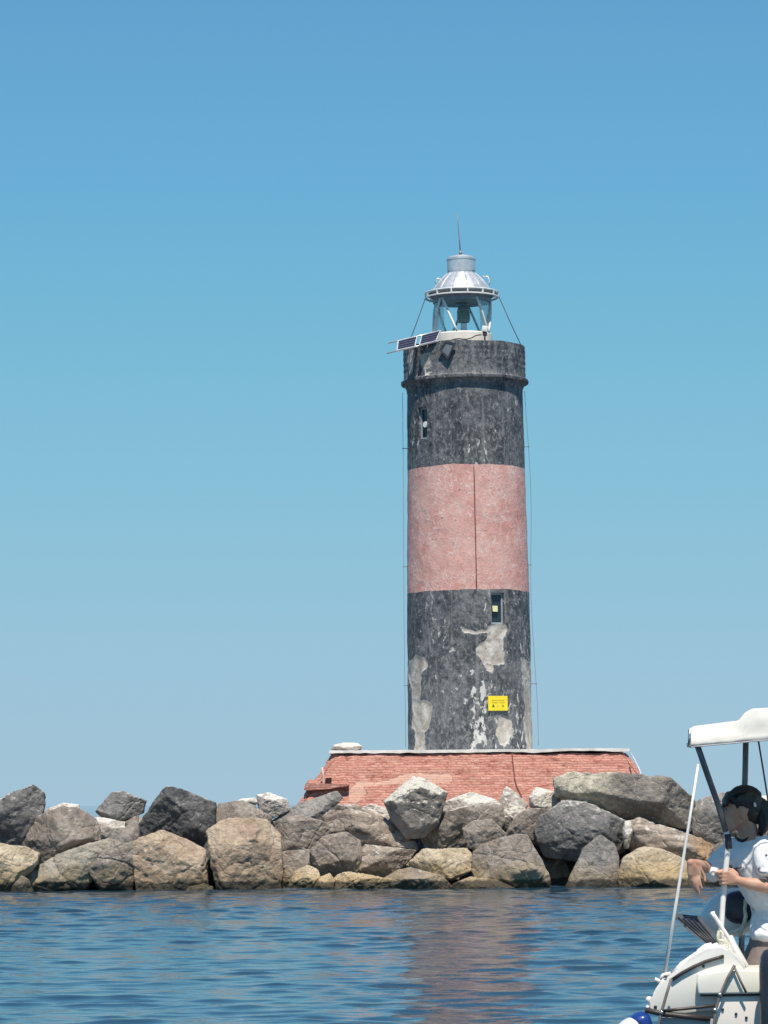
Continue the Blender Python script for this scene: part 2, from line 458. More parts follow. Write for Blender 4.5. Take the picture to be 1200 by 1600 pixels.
rock('huge grey boulder with white streaks running down its face', [(833,1298),(841,1275),(880,1249),(915,1254),(972,1280),(981,1297),(977,1330),(955,1345),(900,1346),(848,1340)], 59.5, 'slate', .36, .5, .15, .66)
rock('smooth grey triangular boulder standing in the water under the huge streaked one', [(878,1396),(911,1325),(938,1303),(962,1318),(968,1340),(966,1397)], 58.3, 'grey', .25, .5, -.12, .6, None, .5)
rock('rock deep in the hollow left of the triangular boulder, shade painted dark', [(845,1345),(885,1338),(900,1397),(850,1397)], 60.0, 'dark', .2, .4, .1)  # dark colour stands for the shadow beneath the huge boulder
rock('long flat capping boulder with crusted pale left end, highest of the right-hand rocks', [(863,1216),(880,1210),(950,1218),(1030,1225),(1066,1232),(1088,1252),(1080,1298),(1020,1287),(970,1278),(905,1260),(868,1245)], 60.3, 'crusted', .45, .6, .24, .72)
rock('upright grey boulder with vertical cracks behind the whip aerial', [(1076,1262),(1095,1248),(1130,1238),(1160,1244),(1172,1290),(1165,1330),(1085,1325)], 60.4, 'grey', .35, .5, .02)
rock('cream rock at the skyline behind the ponytail of the person', [(1165,1270),(1180,1246),(1215,1240),(1250,1262),(1255,1310),(1170,1312)], 60.6, 'pale', .4, .5)
rock('layered grey boulder with rusty end under the long flat capping boulder', [(973,1288),(997,1276),(1020,1287),(1075,1302),(1112,1317),(1132,1335),(1118,1356),(1060,1352),(1000,1345),(978,1320)], 59.3, 'rusty', .35, .5, .0, .66)
rock('small pale upright sliver of rock beside the huge streaked boulder', [(972,1300),(976,1282),(986,1281),(989,1300),(982,1326),(975,1326)], 58.9, 'pale', .4, .5)
rock('yellow sea-worn boulder at the water, behind the lowered hand of the person', [(964,1372),(972,1342),(1000,1324),(1034,1326),(1070,1340),(1086,1358),(1098,1397),(966,1398)], 58.2, 'ochre', .36, .5, -.08, .65)
rock('grey boulder at the water hidden behind the outstretched arm', [(1090,1360),(1120,1332),(1170,1325),(1190,1350),(1195,1398),(1092,1398)], 58.9, 'grey', .35, .5)
rock('dark brown boulder seen behind the shirt of the person', [(1150,1310),(1200,1296),(1260,1305),(1275,1350),(1270,1398),(1170,1398)], 59.6, 'brown', .35, .5)
rock('broken flat stone lying on the left end of the plinth top', [(516,1171),(521,1164),(538,1160),(559,1161),(567,1167),(563,1173),(540,1175)], 64.2, 'pale', .8, .8, .0, .8)
finish_rocks()
# the breakwater goes on to both sides of what the photograph frames
src = [o for o, mt, *_ in pend if mt in ('brown', 'slate', 'tan', 'dark', 'olive', 'grey')]
for side in (-1, 1):
    x = 9.6
    while x < 24:
        for row, (yy, zz) in enumerate(((58.9, .35), (60.4, 1.35))):
            o = rnd.choice(src).copy()
            col.objects.link(o)
            o.location = (side * (x + row * .7 + rnd.uniform(-.2, .2)), yy + FAR + rnd.uniform(-.2, .2), zz + rnd.uniform(-.15, .25))
            o.rotation_euler = (0, rnd.uniform(-.3, .3), rnd.uniform(-.5, .5))
            o['label'] = 'grey or tan boulder further along the breakwater, beyond the frame'
            o['group'] = 'boulders further along the breakwater'
        x += 1.75

# rubble core that carries the boulders (ground of the breakwater)
def make_core():
    bm = bmesh.new()
    xs = np.linspace(-60, 60, 241); prof = [(y + FAR, z) for y, z in [(58.6, -1.5), (59.4, -.2), (60.2, .6), (61.0, 1.3), (61.8, 1.75), (63, 1.85), (66, 1.8), (70, 1.8), (74, 1.8), (76.5, 1.2), (79, -.2), (80, -1.5)]]
    grid = []
    for (y, z) in prof:
        row = []
        for x in xs:
            v = Vector((x, y, z))
            d = .25 * noise.noise(v * 1.1) + .12 * noise.noise(v * 2.7)
            row.append(bm.verts.new((x + .1 * noise.noise(v * 2), y + d, z + d * (.8 if z > -.5 else 0))))
        grid.append(row)
    for a, b in zip(grid, grid[1:]):
        for i in range(len(xs) - 1):
            bm.faces.new((a[i], a[i + 1], b[i + 1], b[i]))
    o = bm_obj('breakwater_terrain', bm, M['dark'], smooth=True)
    tag(o, 'dark stony core of the breakwater in the gaps between the boulders', None, None, 'structure')
make_core()

# ------------------------------------------------------------------ the sea
def make_sea():
    def axis(lo, hi, step_lo, step_hi, far_lo, far_hi):
        pass
    ys = [28.0]
    while ys[-1] < 90: ys.append(ys[-1] + .055)
    y_in = len(ys)
    while ys[-1] < 9000: ys.append(ys[-1] + (ys[-1] - 88) * .22 + .2)
    low = [28.0]
    st = .12
    while low[-1] > -400: low.append(low[-1] - st); st *= 1.18
    ys = np.array(low[:0:-1] + ys)
    xs = list(np.arange(-12.5, 12.5001, .055))
    st = .1
    right = []
    x = 12.5
    while x < 9000:
        x += st; st *= 1.16; right.append(x)
    xs = np.array([-v for v in right[::-1]] + xs + right)
    X, Y = np.meshgrid(xs, ys)
    Z = np.zeros_like(X)
    rs = np.random.RandomState(3)
    SWELL, RIPPLE, CREST = .018, .046, .0125
    near = (np.abs(X) < 60) & (Y > -20) & (Y < 120)
    xa, ya = X[near], Y[near]
    gust = 1 + .25 * np.sin(xa * .31 + ya * .17 + 1) * np.sin(ya * .23 - xa * .11) + .15 * np.sin(ya * .57 + xa * .21 + 2)
    def waves(N, lo, hi, spread, slope):
        """height field of N random wave trains between two wavelengths with the given rms slope"""
        lam = np.exp(rs.uniform(math.log(lo), math.log(hi), N)); th = rs.normal(0, spread, N) + math.pi / 2 + .10
        k = 2 * math.pi / lam; ph = rs.uniform(0, 2 * math.pi, N)
        z = np.zeros_like(xa)
        for kk, t_, p_ in zip(k, th, ph):
            z += slope / kk * math.sqrt(2 / N) * np.cos(kk * (xa * math.cos(t_) + ya * math.sin(t_)) + p_)
        return z
    # long low swell, small ripples, and crested wavelets that stand out one by one
    za = waves(14, 2.2, 5.0, .35, SWELL) + waves(60, .28, .75, .60, RIPPLE)
    g = waves(60, .55, 1.5, .45, 1.0); g = np.minimum(g / g.std(), 2.4)
    za += CREST * (np.exp(.55 * g) - 1.163)
    dxa = dya = 0
    DX = np.zeros_like(X); DY = np.zeros_like(X)
    fade = np.clip((60 - np.abs(xa)) / 45, 0, 1) * np.clip((120 - ya) / 25, 0, 1) * np.clip((ya + 20) / 20, 0, 1) * gust
    Z[near] = za * fade; DX[near] = dxa * fade; DY[near] = dya * fade
    co = np.stack([X + DX, Y + DY, Z], -1).reshape(-1, 3)
    ny, nx = X.shape
    idx = np.arange(ny * nx).reshape(ny, nx)
    f = np.stack([idx[:-1, :-1], idx[:-1, 1:], idx[1:, 1:], idx[1:, :-1]], -1).reshape(-1, 4)
    me = bpy.data.meshes.new('sea')
    me.vertices.add(len(co)); me.vertices.foreach_set('co', co.ravel().astype(np.float32))
    me.loops.add(f.size); me.loops.foreach_set('vertex_index', f.ravel().astype(np.int32))
    me.polygons.add(len(f)); me.polygons.foreach_set('loop_start', np.arange(0, f.size, 4, dtype=np.int32)); me.polygons.foreach_set('loop_total', np.full(len(f), 4, np.int32))
    me.update(calc_edges=True); me.validate()
    t = NT('sea_water')
    p = t.pos()
    ps = t.scale(p, (.36, 1, 1))
    c = t.mix(t.ramp(t.noise(t.scale(p, (.3, .6, 1)), .35, 3), .35, .65), (.015, .042, .068), (.021, .054, .083))
    h = t.math('ADD', t.noise(ps, 4.2, 3, .5, .4), t.math('MULTIPLY', t.noise(ps, 10, 3, .55, .3), .4))
    nm = t.bump(h, .022, .5)
    t.b.inputs['IOR'].default_value = 1.333
    t.set(c, .05, 0, nm, .5)
    o = link('sea', me, t.m)
    tag(o, 'blue rippled sea in front of the breakwater', None, None, 'structure')
make_sea()

# ------------------------------------------------------------------ daylight
SUN_EL, SUN_AZ = R(62), R(5)         # azimuth measured from straight behind the camera, positive to the right
sd = bpy.data.lights.new('sun', 'SUN')
sd.energy = 5.0; sd.angle = R(.53); sd.color = (1, .925, .81)
so = bpy.data.objects.new('sun', sd); col.objects.link(so)
dirv = Vector((math.sin(SUN_AZ) * math.cos(SUN_EL), -math.cos(SUN_AZ) * math.cos(SUN_EL), math.sin(SUN_EL)))
so.rotation_euler = dirv.to_track_quat('Z', 'Y').to_euler()
so.location = dirv * 60
w = bpy.data.worlds.new('World'); scene.world = w; w.use_nodes = True
nt = w.node_tree; nt.nodes.clear()
sky = nt.nodes.new('ShaderNodeTexSky'); sky.sky_type = 'NISHITA'; sky.sun_disc = False
sky.sun_elevation = SUN_EL; sky.sun_rotation = math.pi - SUN_AZ
sky.air_density = 1.0; sky.dust_density = 0.0; sky.ozone_density = 10.0; sky.altitude = 0
def vmul(v, k):
    nd = nt.nodes.new('ShaderNodeVectorMath'); nd.operation = 'MULTIPLY'
    nt.links.new(v, nd.inputs[0]); nd.inputs[1].default_value = (k, k, k)
    return nd.outputs[0]
# the physical sky through a camera-like response curve per channel
cv = nt.nodes.new('ShaderNodeRGBCurve')
for ch, pts in ((0, [(0, 0), (.131, .121), (.158, .138), (.193, .168), (.242, .206), (.328, .256), (.477, .312), (.714, .356), (1, .42)]),
                (1, [(0, 0), (.272, .352), (.319, .400), (.379, .450), (.454, .488), (.559, .512), (.686, .522), (.77, .522), (1, .56)]),
                (2, [(0, 0), (.542, .60), (.608, .638), (.677, .643), (.741, .660), (.80, .654), (1, .70)])):
    c = cv.mapping.curves[ch]
    c.points[0].location = pts[0]; c.points[1].location = pts[-1]
    for q in pts[1:-1]: c.points.new(*q)
cv.mapping.update()
nt.links.new(vmul(sky.outputs[0], .1), cv.inputs['Color'])
bg = nt.nodes.new('ShaderNodeBackground'); bg.inputs[1].default_value = .1
wo = nt.nodes.new('ShaderNodeOutputWorld')
nt.links.new(vmul(cv.outputs[0], 9.65), bg.inputs[0]); nt.links.new(bg.outputs[0], wo.inputs[0])
scene.view_settings.view_transform = 'Standard'
scene.view_settings.look = 'None'
scene.view_settings.exposure = .12
scene.view_settings.gamma = 1
scene.cycles.max_bounces = 8
# ------------------------------------------------------------------ lighthouse
DT = 68.0
K = (DT + FAR) * 1.0045 / FPX                 # metres per photo pixel at the tower
TX, TB = 735.5, 1164
base = P(TX, TB, DT)
LEAN = R(-.42)
def hz(py, depth=DT): return P(726, py, depth).z - base.z
lh = empty('lighthouse', base, 'round lighthouse tower banded black, faded red and black, with a silvery lantern on top', 'lighthouse')
lh.rotation_euler = (0, LEAN, 0)
TW = Matrix.Translation(base) @ Matrix.Rotation(LEAN, 4, 'Y')
def tower_obj(name, bm, mats, parent=lh, smooth=True, angle=None):
    """bm is in tower coordinates (origin at the tower's foot, z up its axis)"""
    bmesh.ops.recalc_face_normals(bm, faces=bm.faces)
    me = bpy.data.meshes.new(name); bm.to_mesh(me); bm.free()
    for m in (mats if isinstance(mats, (list, tuple)) else [mats]): me.materials.append(m)
    if smooth:
        me.polygons.foreach_set('use_smooth', [True] * len(me.polygons))
        if angle: sharp_by_angle(me, R(angle))
    o = bpy.data.objects.new(name, me); col.objects.link(o)
    o.parent = parent
    if parent is not lh: o.matrix_parent_inverse = Matrix.Identity(4)
    return o
def tower_thing(o_name, bm, mats, label, cat, group=None, smooth=True, angle=None):
    """a thing of its own that hangs on the tower (top level)"""
    bm.transform(TW)
    o = bm_obj(o_name, bm, mats, None, None, smooth, angle)
    c = sum((v.co for v in o.data.vertices), Vector()) / len(o.data.vertices)
    o.data.transform(Matrix.Translation(-c)); o.location = c
    return tag(o, label, cat, group)

# --- paints
def black_paint():
    t = NT('weathered_black_paint')
    p = t.pos()
    ps = t.scale(p, (1, 1, .68))
    n1 = t.noise(ps, 1.3, 8, .62, .3)
    c = t.mix(t.ramp(n1, .33, .7), (.040, .046, .056), (.15, .155, .165))
    n2 = t.noise(ps, 7.5, 8, .7, .6)
    c = t.mix(t.ramp(n2, .50, .62, 0, .8), c, (.235, .235, .24))
    c = t.mix(t.ramp(n2, .47, .36, 0, .8), c, (.022, .027, .036))
    n3 = t.noise(ps, 15, 6, .7, .4)
    c = t.mix(t.ramp(n3, .54, .66, 0, .7), c, (.27, .27, .27))
    # rain streaks
    st = t.noise(t.scale(p, (7, 7, .22)), 1.0, 4, .6)
    c = t.mix(t.ramp(st, .53, .70, 0, .6), c, (.22, .22, .225))
    at = t.n('Attribute'); at.attribute_name = 'flake'
    # flakes where the paint has fallen away
    fl = t.noise(t.scale(p, (1, 1, .5)), 6.2, 6, .62, .5)
    fl = t.math('ADD', fl, t.math('MULTIPLY', at.outputs['Fac'], .17))
    flm = t.ramp(fl, .652, .69)
    c = t.mix(flm, c, t.mix(t.noise(p, 8, 3), (.42, .41, .39), (.66, .65, .62)))
    pe = t.n('Attribute'); pe.attribute_name = 'peel'
    pl = t.mix(t.ramp(t.noise(p, 3.2, 8, .65), .35, .68), (.33, .285, .24), (.62, .58, .53))
    pl = t.mix(t.ramp(t.noise(p, 14, 4), .60, .70, 0, .6), pl, (.16, .14, .12))
    pm = t.ramp(t.math('ADD', pe.outputs['Fac'], t.math('MULTIPLY', t.math('SUBTRACT', t.noise(p, 9, 5), .5), .5)), .44, .54)
    c = t.mix(pm, c, pl)
    rim = t.math('MULTIPLY', t.ramp(pe.outputs['Fac'], .25, .45), t.ramp(pe.outputs['Fac'], .75, .5))
    c = t.mix(t.math('MULTIPLY', rim, .38), c, (.70, .69, .66))
    h = t.math('ADD', t.math('ADD', t.noise(p, 6, 8, .65), t.math('MULTIPLY', pm, -.5)), t.math('MULTIPLY', flm, -.25))
    nm = t.bump(h, .05, .75)
    return t.set(c, t.ramp(n2, .3, .7, .55, .85), 0, nm, .35)
def red_paint():
    t = NT('faded_red_paint')
    p = t.pos()
    ps = t.scale(p, (1, 1, .6))
    c = t.mix(t.ramp(t.noise(ps, 1.1, 6, .6), .35, .68), (.58, .28, .25), (.66, .40, .355))
    z = t.sep(p)[2]
    n2 = t.noise(ps, 6.5, 9, .72, .9)
    c = t.mix(t.ramp(n2, .44, .62, 0, .8), c, (.66, .42, .37))
    c = t.mix(t.ramp(n2, .60, .72, 0, .7), c, (.74, .62, .56))
    c = t.mix(t.ramp(n2, .42, .28, 0, .6), c, (.33, .12, .11))
    # grey chalky area low on the left of the band
    x = t.sep(p)[0]
    c = t.mix(t.ramp(t.noise(ps, 2.0, 7, .65), .52, .66, 0, .45), c, (.46, .38, .35))
    # netted crackle lines
    q = t.n('VectorMath', operation='ADD'); t.l(p, q.inputs[0])
    nn = t.n('TexNoise'); t.l(p, nn.inputs['Vector']); nn.inputs['Scale'].default_value = 3.5; nn.inputs['Detail'].default_value = 4
    t.l(t.scale(nn.outputs['Color'], (.4, .4, .4)), q.inputs[1])
    v = t.voro(t.scale(q.outputs[0], (1, 1, .6)), 6.0, 'DISTANCE_TO_EDGE')
    c = t.mix(t.math('MULTIPLY', t.ramp(v, .09, .0), t.ramp(t.noise(p, 1.9, 4), .42, .62, 0, .7)), c, (.76, .60, .55))
    dk = t.noise(p, 11, 3, .5)
    c = t.mix(t.ramp(dk, .70, .74), c, (.12, .07, .07))
    h = t.math('ADD', t.noise(p, 7, 8, .65), t.math('MULTIPLY', t.ramp(v, .07, 0), .15))
    return t.set(c, .82, 0, t.bump(h, .035, .6), .3)
BLACK, RED = black_paint(), red_paint()
STEEL = plain('galvanised_steel', (.66, .66, .67), .36, .55, .15, 3, .3)
ALU = plain('dull_aluminium', (.62, .63, .65), .42, .55, .12, 4, .3)
WHITE = plain('white_enamel', (.80, .79, .75), .45, 0, .06, 5, .1)
DKMETAL = plain('dark_painted_metal', (.05, .055, .065), .5, .3, .2, 9)
GREYMETAL = plain('grey_painted_metal', (.20, .22, .23), .5, .3, .2, 6)
LEAD = plain('grey_lead', (.16, .19, .22), .6)
CABLE = plain('black_cable', (.03, .03, .035), .6)

# --- shaft: a fine skin so that flaking, bands and openings sit in the wall itself
rad_pts = [(1175, 97.2), (1000, 96), (922, 94.8), (735, 91.8), (600, 90.2)]
def radius(z):
    zs = [hz(p) for p, _ in rad_pts]
    return float(np.interp(z, zs, [r * K for _, r in rad_pts]))
z_red0, z_red1, z_top = hz(927), hz(735), hz(595)
def in_poly(x, y, poly):
    ins = False; n = len(poly); best = 1e9
    for i in range(n):
        x1, y1 = poly[i]; x2, y2 = poly[(i + 1) % n]
        if (y1 > y) != (y2 > y) and x < (x2 - x1) * (y - y1) / (y2 - y1) + x1: ins = not ins
        dx, dy = x2 - x1, y2 - y1
        t = max(0, min(1, ((x - x1) * dx + (y - y1) * dy) / (dx * dx + dy * dy + 1e-9)))
        best = min(best, math.hypot(x - x1 - t * dx, y - y1 - t * dy))
    return best if ins else -best
PEEL = [[(745,1012),(757,996),(789,998),(791,1018),(788,1039),(754,1039),(745,1025)], [(762,976),(789,976),(787,998),(758,998)],
        [(755,1040),(768,1039),(769,1053),(757,1051)], [(720,983),(732,983),(746,986),(766,980),(766,986),(745,990),(724,988)],
        [(638,1034),(648,1021),(667,1033),(667,1042),(658,1051),(657,1068),(638,1068)], [(640,1066),(656,1066),(656,1092),(642,1092)],
        [(644,1092),(664,1093),(675,1106),(674,1130),(666,1145),(650,1146),(643,1134)], [(649,1146),(664,1146),(665,1172),(648,1172)],
        [(782,1122),(799,1124),(799,1150),(790,1165),(779,1160),(777,1144)], [(819,1060),(832,1056),(836,1172),(824,1172),(819,1120)], [(817,1030),(829,1032),(831,1060),(818,1058)],
        [(657,553),(672,552),(673,572),(661,577)], [(640,548),(646,548),(646,584),(641,584)]]
FLAKE = [([(735,1070),(762,1066),(765,1100),(760,1172),(735,1172)], 1.0), ([(735,1080),(815,1060),(815,1172),(735,1172)], .45), ([(657,922),(680,922),(710,1015),(670,1012)], .55),
         ([(645,640),(655,640),(655,695),(645,695)], .7), ([(800,610),(818,610),(818,660),(800,660)], .45), ([(690,1060),(745,1060),(745,1110),(690,1110)], .4), ([(640,920),(835,920),(835,1172),(640,1172)], .12), ([(812,1000),(836,1000),(836,1172),(812,1172)], .6),
         ([(740,690),(770,690),(770,728),(740,728)], .5), ([(655,545),(680,545),(680,590),(655,590)], .6)]
WIN = {'upper': (652.5, 666, 636, 686), 'lower': (764.5, 785, 926, 975)}
def angle_of(px, py):
    """angle about the tower axis (0 faces the camera) and height of the wall point seen at a pixel"""
    z = hz(py)
    for _ in range(4):
        r = radius(z)
        ax = TW @ Vector((0, 0, z))
        apx, apy = proj(ax)
        a = math.asin(max(-.999, min(.999, (px - apx) * K / r)))
        q = TW @ Vector((r * math.sin(a), -r * math.cos(a), z))
        z += (proj(q)[1] - py) * -(-K)
    return a, z
def wall_pt(px, py, out=0.0):
    a, z = angle_of(px, py)
    r = radius(z) + out
    return Vector((r * math.sin(a), -r * math.cos(a), z)), a
holes = []
for key, (x0, x1, y0, y1) in WIN.items():
    a0, _ = angle_of(x0, (y0 + y1) / 2); a1, _ = angle_of(x1, (y0 + y1) / 2)
    xm = (x0 + x1) / 2
    holes.append((a0, a1, angle_of(xm, y1)[1], angle_of(xm, y0)[1]))
def attributes(me, ver, mat_w):
    n = len(me.vertices)
    pe = np.zeros(n, np.float32); fk = np.zeros(n, np.float32)
    for i, v in enumerate(me.vertices):
        if v.co.y > .2: continue
        w = mat_w @ v.co
        x, y = proj(w)
        jit = Vector(w) * 2.2
        x += 5 * noise.noise(jit) + 2.5 * noise.noise(jit * 3.3); y += 6 * noise.noise(jit + Vector((9, 4, 2))) + 2.5 * noise.noise(jit * 3.1 + Vector((1, 8, 3)))
        best = -99
        for poly in PEEL:
            if abs(poly[0][1] - y) < 120: best = max(best, in_poly(x, y, poly))
        pe[i] = min(1, max(0, .5 + best / 6))
        for poly, s in FLAKE:
            d = in_poly(x, y, poly)
            fk[i] = max(fk[i], s * min(1, max(0, .5 + d / 12)))
    for nm, arr in (('peel', pe), ('flake', fk)):
        at = me.attributes.new(nm, 'FLOAT', 'POINT'); at.data.foreach_set('value', arr)
    return pe
def make_shaft():
    bm = bmesh.new()
    # column edges: fine in front; openings get their own edges
    angs = list(np.linspace(-math.pi, math.pi, 241)[:-1])
    cuts_a = sorted([h[i] for h in holes for i in (0, 1)]); cuts_z = sorted([h[i] for h in holes for i in (2, 3)] + [z_red0, z_red1])
    def snap(vals, cuts):
        vals = list(vals)
        for c in cuts:
            i = min(range(len(vals)), key=lambda i: abs(vals[i] - c)); vals[i] = c
        return vals
    angs = snap(angs, cuts_a)
    zs = snap(np.linspace(-.25, z_top, 260), cuts_z)
    rows = []
    for z in zs:
        r = radius(z); row = []
        for a in angs:
            d = Vector((math.sin(a), -math.cos(a), 0))
            q = d * r + Vector((0, 0, z))
            e = .014 * noise.noise(q * 1.3) + .007 * noise.noise(q * 4.5)
            if z in (z_red0, z_red1):      # hand-painted borders wander a little
                e2 = .035 * noise.noise(Vector((q.x * 1.1, q.y * 1.1, z))) + .018 * noise.noise(Vector((q.x * 5, q.y * 5, z)))
                q.z += max(-.035, min(.035, e2))
            row.append(bm.verts.new(q + d * e))
        rows.append(row)
    n = len(angs)
    skip = {}
    for j in range(len(zs) - 1):
        zm = (zs[j] + zs[j + 1]) / 2
        for i in range(n):
            am = angs[i] + (((angs[(i + 1) % n] - angs[i]) % (2 * math.pi)) / 2)
            hole = None
            for h in holes:
                if h[0] < am < h[1] and h[2] < zm < h[3]: hole = h
            vs = (rows[j][i], rows[j][(i + 1) % n], rows[j + 1][(i + 1) % n], rows[j + 1][i])
            if hole: skip.setdefault(hole, []).append(vs); continue
            f = bm.faces.new(vs)
            f.material_index = 1 if z_red0 < zm < z_red1 else 0
    # reveals of the openings go .34 m into the wall
    for e in [e for e in bm.edges if len(e.link_faces) == 1]:
        zc = (e.verts[0].co.z + e.verts[1].co.z) / 2
        if -.2 < zc < z_top - .05:
            ins = []
            for v in (e.verts[1], e.verts[0]):
                d = Vector((v.co.x, v.co.y, 0)).normalized()
                ins.append(bm.verts.new(v.co - d * .34))
            f = bm.faces.new((e.verts[0], e.verts[1], ins[0], ins[1]))
    o = tower_obj('shaft', bm, [BLACK, RED], angle=50)
    pe = attributes(o.data, None, TW)
    # plaster is lost there: the skin lies a little deeper
    for v, k in zip(o.data.vertices, pe):
        if k > 0:
            d = Vector((v.co.x, v.co.y, 0)).normalized(); v.co -= d * .035 * float(k)
    return o
shaft = make_shaft()

# --- windows
PANE = plain('dark_window_glass', (.018, .035, .045), .12, 0, .3, 3)
FRAME_M = plain('grey_window_frame', (.33, .37, .40), .5, 0, .15, 8)
SPOT_W = plain('white_daylight_spot', (.82, .82, .78), .4, 0, .03)
SPOT_Y = plain('yellow_daylight_spot', (.82, .78, .42), .45, 0, .04)
for key, (x0, x1, y0, y1) in WIN.items():
    i = list(WIN).index(key)
    a0, a1, z0, z1 = holes[i]
    am = (a0 + a1) / 2
    r = radius((z0 + z1) / 2) - .13
    d = Vector((math.sin(am), -math.cos(am), 0)); s = Vector((math.cos(am), math.sin(am), 0))
    wd = (a1 - a0) * (r + .13); hh = z1 - z0
    rot = Matrix((s, -d, Vector((0, 0, 1)))).transposed()
    c = d * r + Vector((0, 0, (z0 + z1) / 2))
    bm = bmesh.new(); fw = .055
    for sx in (-1, 1): box(bm, c + s * sx * (wd / 2 - fw / 2), (fw, .05, hh), rot)
    for sz in (-1, 1): box(bm, c + Vector((0, 0, sz * (hh / 2 - fw / 2))), (wd - 2 * fw, .046, fw), rot)
    w_ = tower_obj('window', bm, FRAME_M, smooth=False)
    bm = bmesh.new(); box(bm, c - d * .02, (wd - .02, .02, hh - .02), rot)
    tower_obj('pane', bm, PANE, w_, smooth=False)
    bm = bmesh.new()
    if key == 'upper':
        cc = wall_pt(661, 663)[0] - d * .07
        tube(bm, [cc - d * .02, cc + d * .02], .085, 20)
        pl = tower_obj('disc', bm, SPOT_W, w_, angle=40)  # round spot of daylight through the tower, made as a white piece
        w_['label'] = 'narrow dark window with a round white disc for daylight through the tower'
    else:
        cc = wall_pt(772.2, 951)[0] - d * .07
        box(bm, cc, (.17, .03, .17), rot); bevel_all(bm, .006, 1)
        pl = tower_obj('plate', bm, SPOT_Y, w_, angle=40)  # square of daylight through the tower, made as a yellow piece
        w_['label'] = 'narrow dark window with a pale yellow square for daylight through the tower'
# thin rendered surround of the lower window is part of the flaking; a sill under it
# --- gallery: moulded lip and parapet
zl0, zl1, zp1 = hz(608), hz(599), hz(544.5)
bm = bmesh.new()
prof = [(radius(zl0) - .12, zl0 - .12), (radius(zl0) + .008, zl0 - .12), (90.9 * K, zl0 - .04), (92.6 * K, zl0 + .03), (95.6 * K, zl1 - .055), (99.4 * K, zl1 - .045), (99.9 * K, zl1 - .01), (99.8 * K, zl1 + .04), (96.2 * K, zl1 + .075), (95.5 * K, zl1 + .10)]
for k in range(1, 16): prof.append((95.4 * K + .008 * math.sin(k * 2.1), zl1 + .17 + (zp1 - zl1 - .19) * k / 15))
prof += [(95.2 * K, zp1), (95.2 * K - .16, zp1), (95.2 * K - .17, zp1 - .35), (.8, zp1 - .35), (.8, zl0 - .12)]
lathe(bm, prof, (0, 0, 0), 200)
for v in bm.verts:
    q = v.co
    d = Vector((q.x, q.y, 0)).normalized()
    v.co = q + d * (.012 * noise.noise(q * 1.7) + .010 * noise.noise(q * 5)) + Vector((0, 0, .02 * noise.noise(Vector((q.x, q.y, 0)) * 1.2) if q.z > zp1 - .05 else 0))
gal = tower_obj('gallery', bm, BLACK, angle=45)
attributes(gal.data, None, TW)

# --- lantern
zb0, zb1 = zp1 - .36, hz(523)
bm = bmesh.new()
rb = 47 * K
lathe(bm, [(rb, zb0), (rb, zb1 - .03), (rb - .03, zb1), (.3, zb1 + .02), (.3, zb0)], (0, 0, 0), 64)
OX = Vector((-.045, 0, 0))             # the lantern sits a hair off the axis
bmesh.ops.translate(bm, verts=bm.verts, vec=OX)
CREAM = plain('cream_lantern_base_paint', (.80, .74, .66), .5, 0, .07, 4, .2)
tower_obj('lantern_base', bm, CREAM, angle=40)
zt = hz(469.5)
rg = 45 * K
t = NT('lantern_glass')
mixn = t.n('MixShader'); tr = t.n('BsdfTransparent'); gl = t.n('BsdfGlossy')
tr.inputs[0].default_value = (.97, .99, .99, 1); gl.inputs['Roughness'].default_value = .03
fr = t.n('Fresnel'); fr.inputs[0].default_value = 1.5
t.l(t.math('MULTIPLY', fr.outputs[0], .45), mixn.inputs[0]); t.l(tr.outputs[0], mixn.inputs[1]); t.l(gl.outputs[0], mixn.inputs[2]); t.l(mixn.outputs[0], t.out.inputs[0])
bm = bmesh.new()
lathe(bm, [(rg - .03, zb1 + .02), (rg - .03, zt), (rg - .042, zt), (rg - .042, zb1 + .02)], OX, 64)
tower_obj('lantern_glass', bm, t.m, angle=40)
ang = lambda d_: Vector((math.sin(R(d_)), -math.cos(R(d_)), 0))
for k in range(5):
    for s_ in (-1, 1):
        if k == 1 and s_ == -1: continue
        bm = bmesh.new()
        a_top = -46 + 72 * k + s_ * 3; a_bot = -46 + 72 * k + s_ * 34
        pts = [OX + ang(a_bot + (a_top - a_bot) * q) * rg + Vector((0, 0, zb1 + (zt - zb1) * q)) for q in np.linspace(0, 1, 7)]
        tube(bm, pts, .036, 8)
        tower_obj('astragal', bm, WHITE)
# roof: skirt drum, ring gutter with brackets, ribbed dome, vent drum
zd0, zd1 = hz(459), hz(428)
bm = bmesh.new()
lathe(bm, [(.2, zt - .08), (rg + .005, zt - .08), (rg + .01, zt + .02), (52 * K, zd0 - .06), (55.5 * K, zd0 - .04), (55.5 * K, zd0 + .0), (48 * K, zd0 + .04), (.2, zd0 + .05)], OX, 72)
GUT = plain('grey_roof_underside', (.25, .28, .30), .5, .3, .15, 4)
roof = tower_obj('lantern_roof', bm, [GUT], angle=35)
bm = bmesh.new()
dome = []
for q in np.linspace(0, 1, 9):
    dome.append(((46 - 23.5 * q ** 1.15 + 1.6 * math.sin(q * math.pi)) * K, zd0 + .04 + (zd1 - zd0 - .04) * q))
lathe(bm, dome + [(.2, zd1), (.2, zd0 + .04)], OX, 72)
for k in range(12):
    pts = [OX + ang(30 * k + 11) * (r_ + .008) + Vector((0, 0, z_)) for r_, z_ in dome]
    tube(bm, pts, .017, 6)
tower_obj('dome', bm, ALU, roof, angle=35)
bm = bmesh.new()
rgut = 57 * K
tube_pts = [OX + ang(a) * rgut + Vector((0, 0, zd0 + .02)) for a in np.linspace(0, 360, 73)]
tube(bm, tube_pts, .022, 8, caps=False)
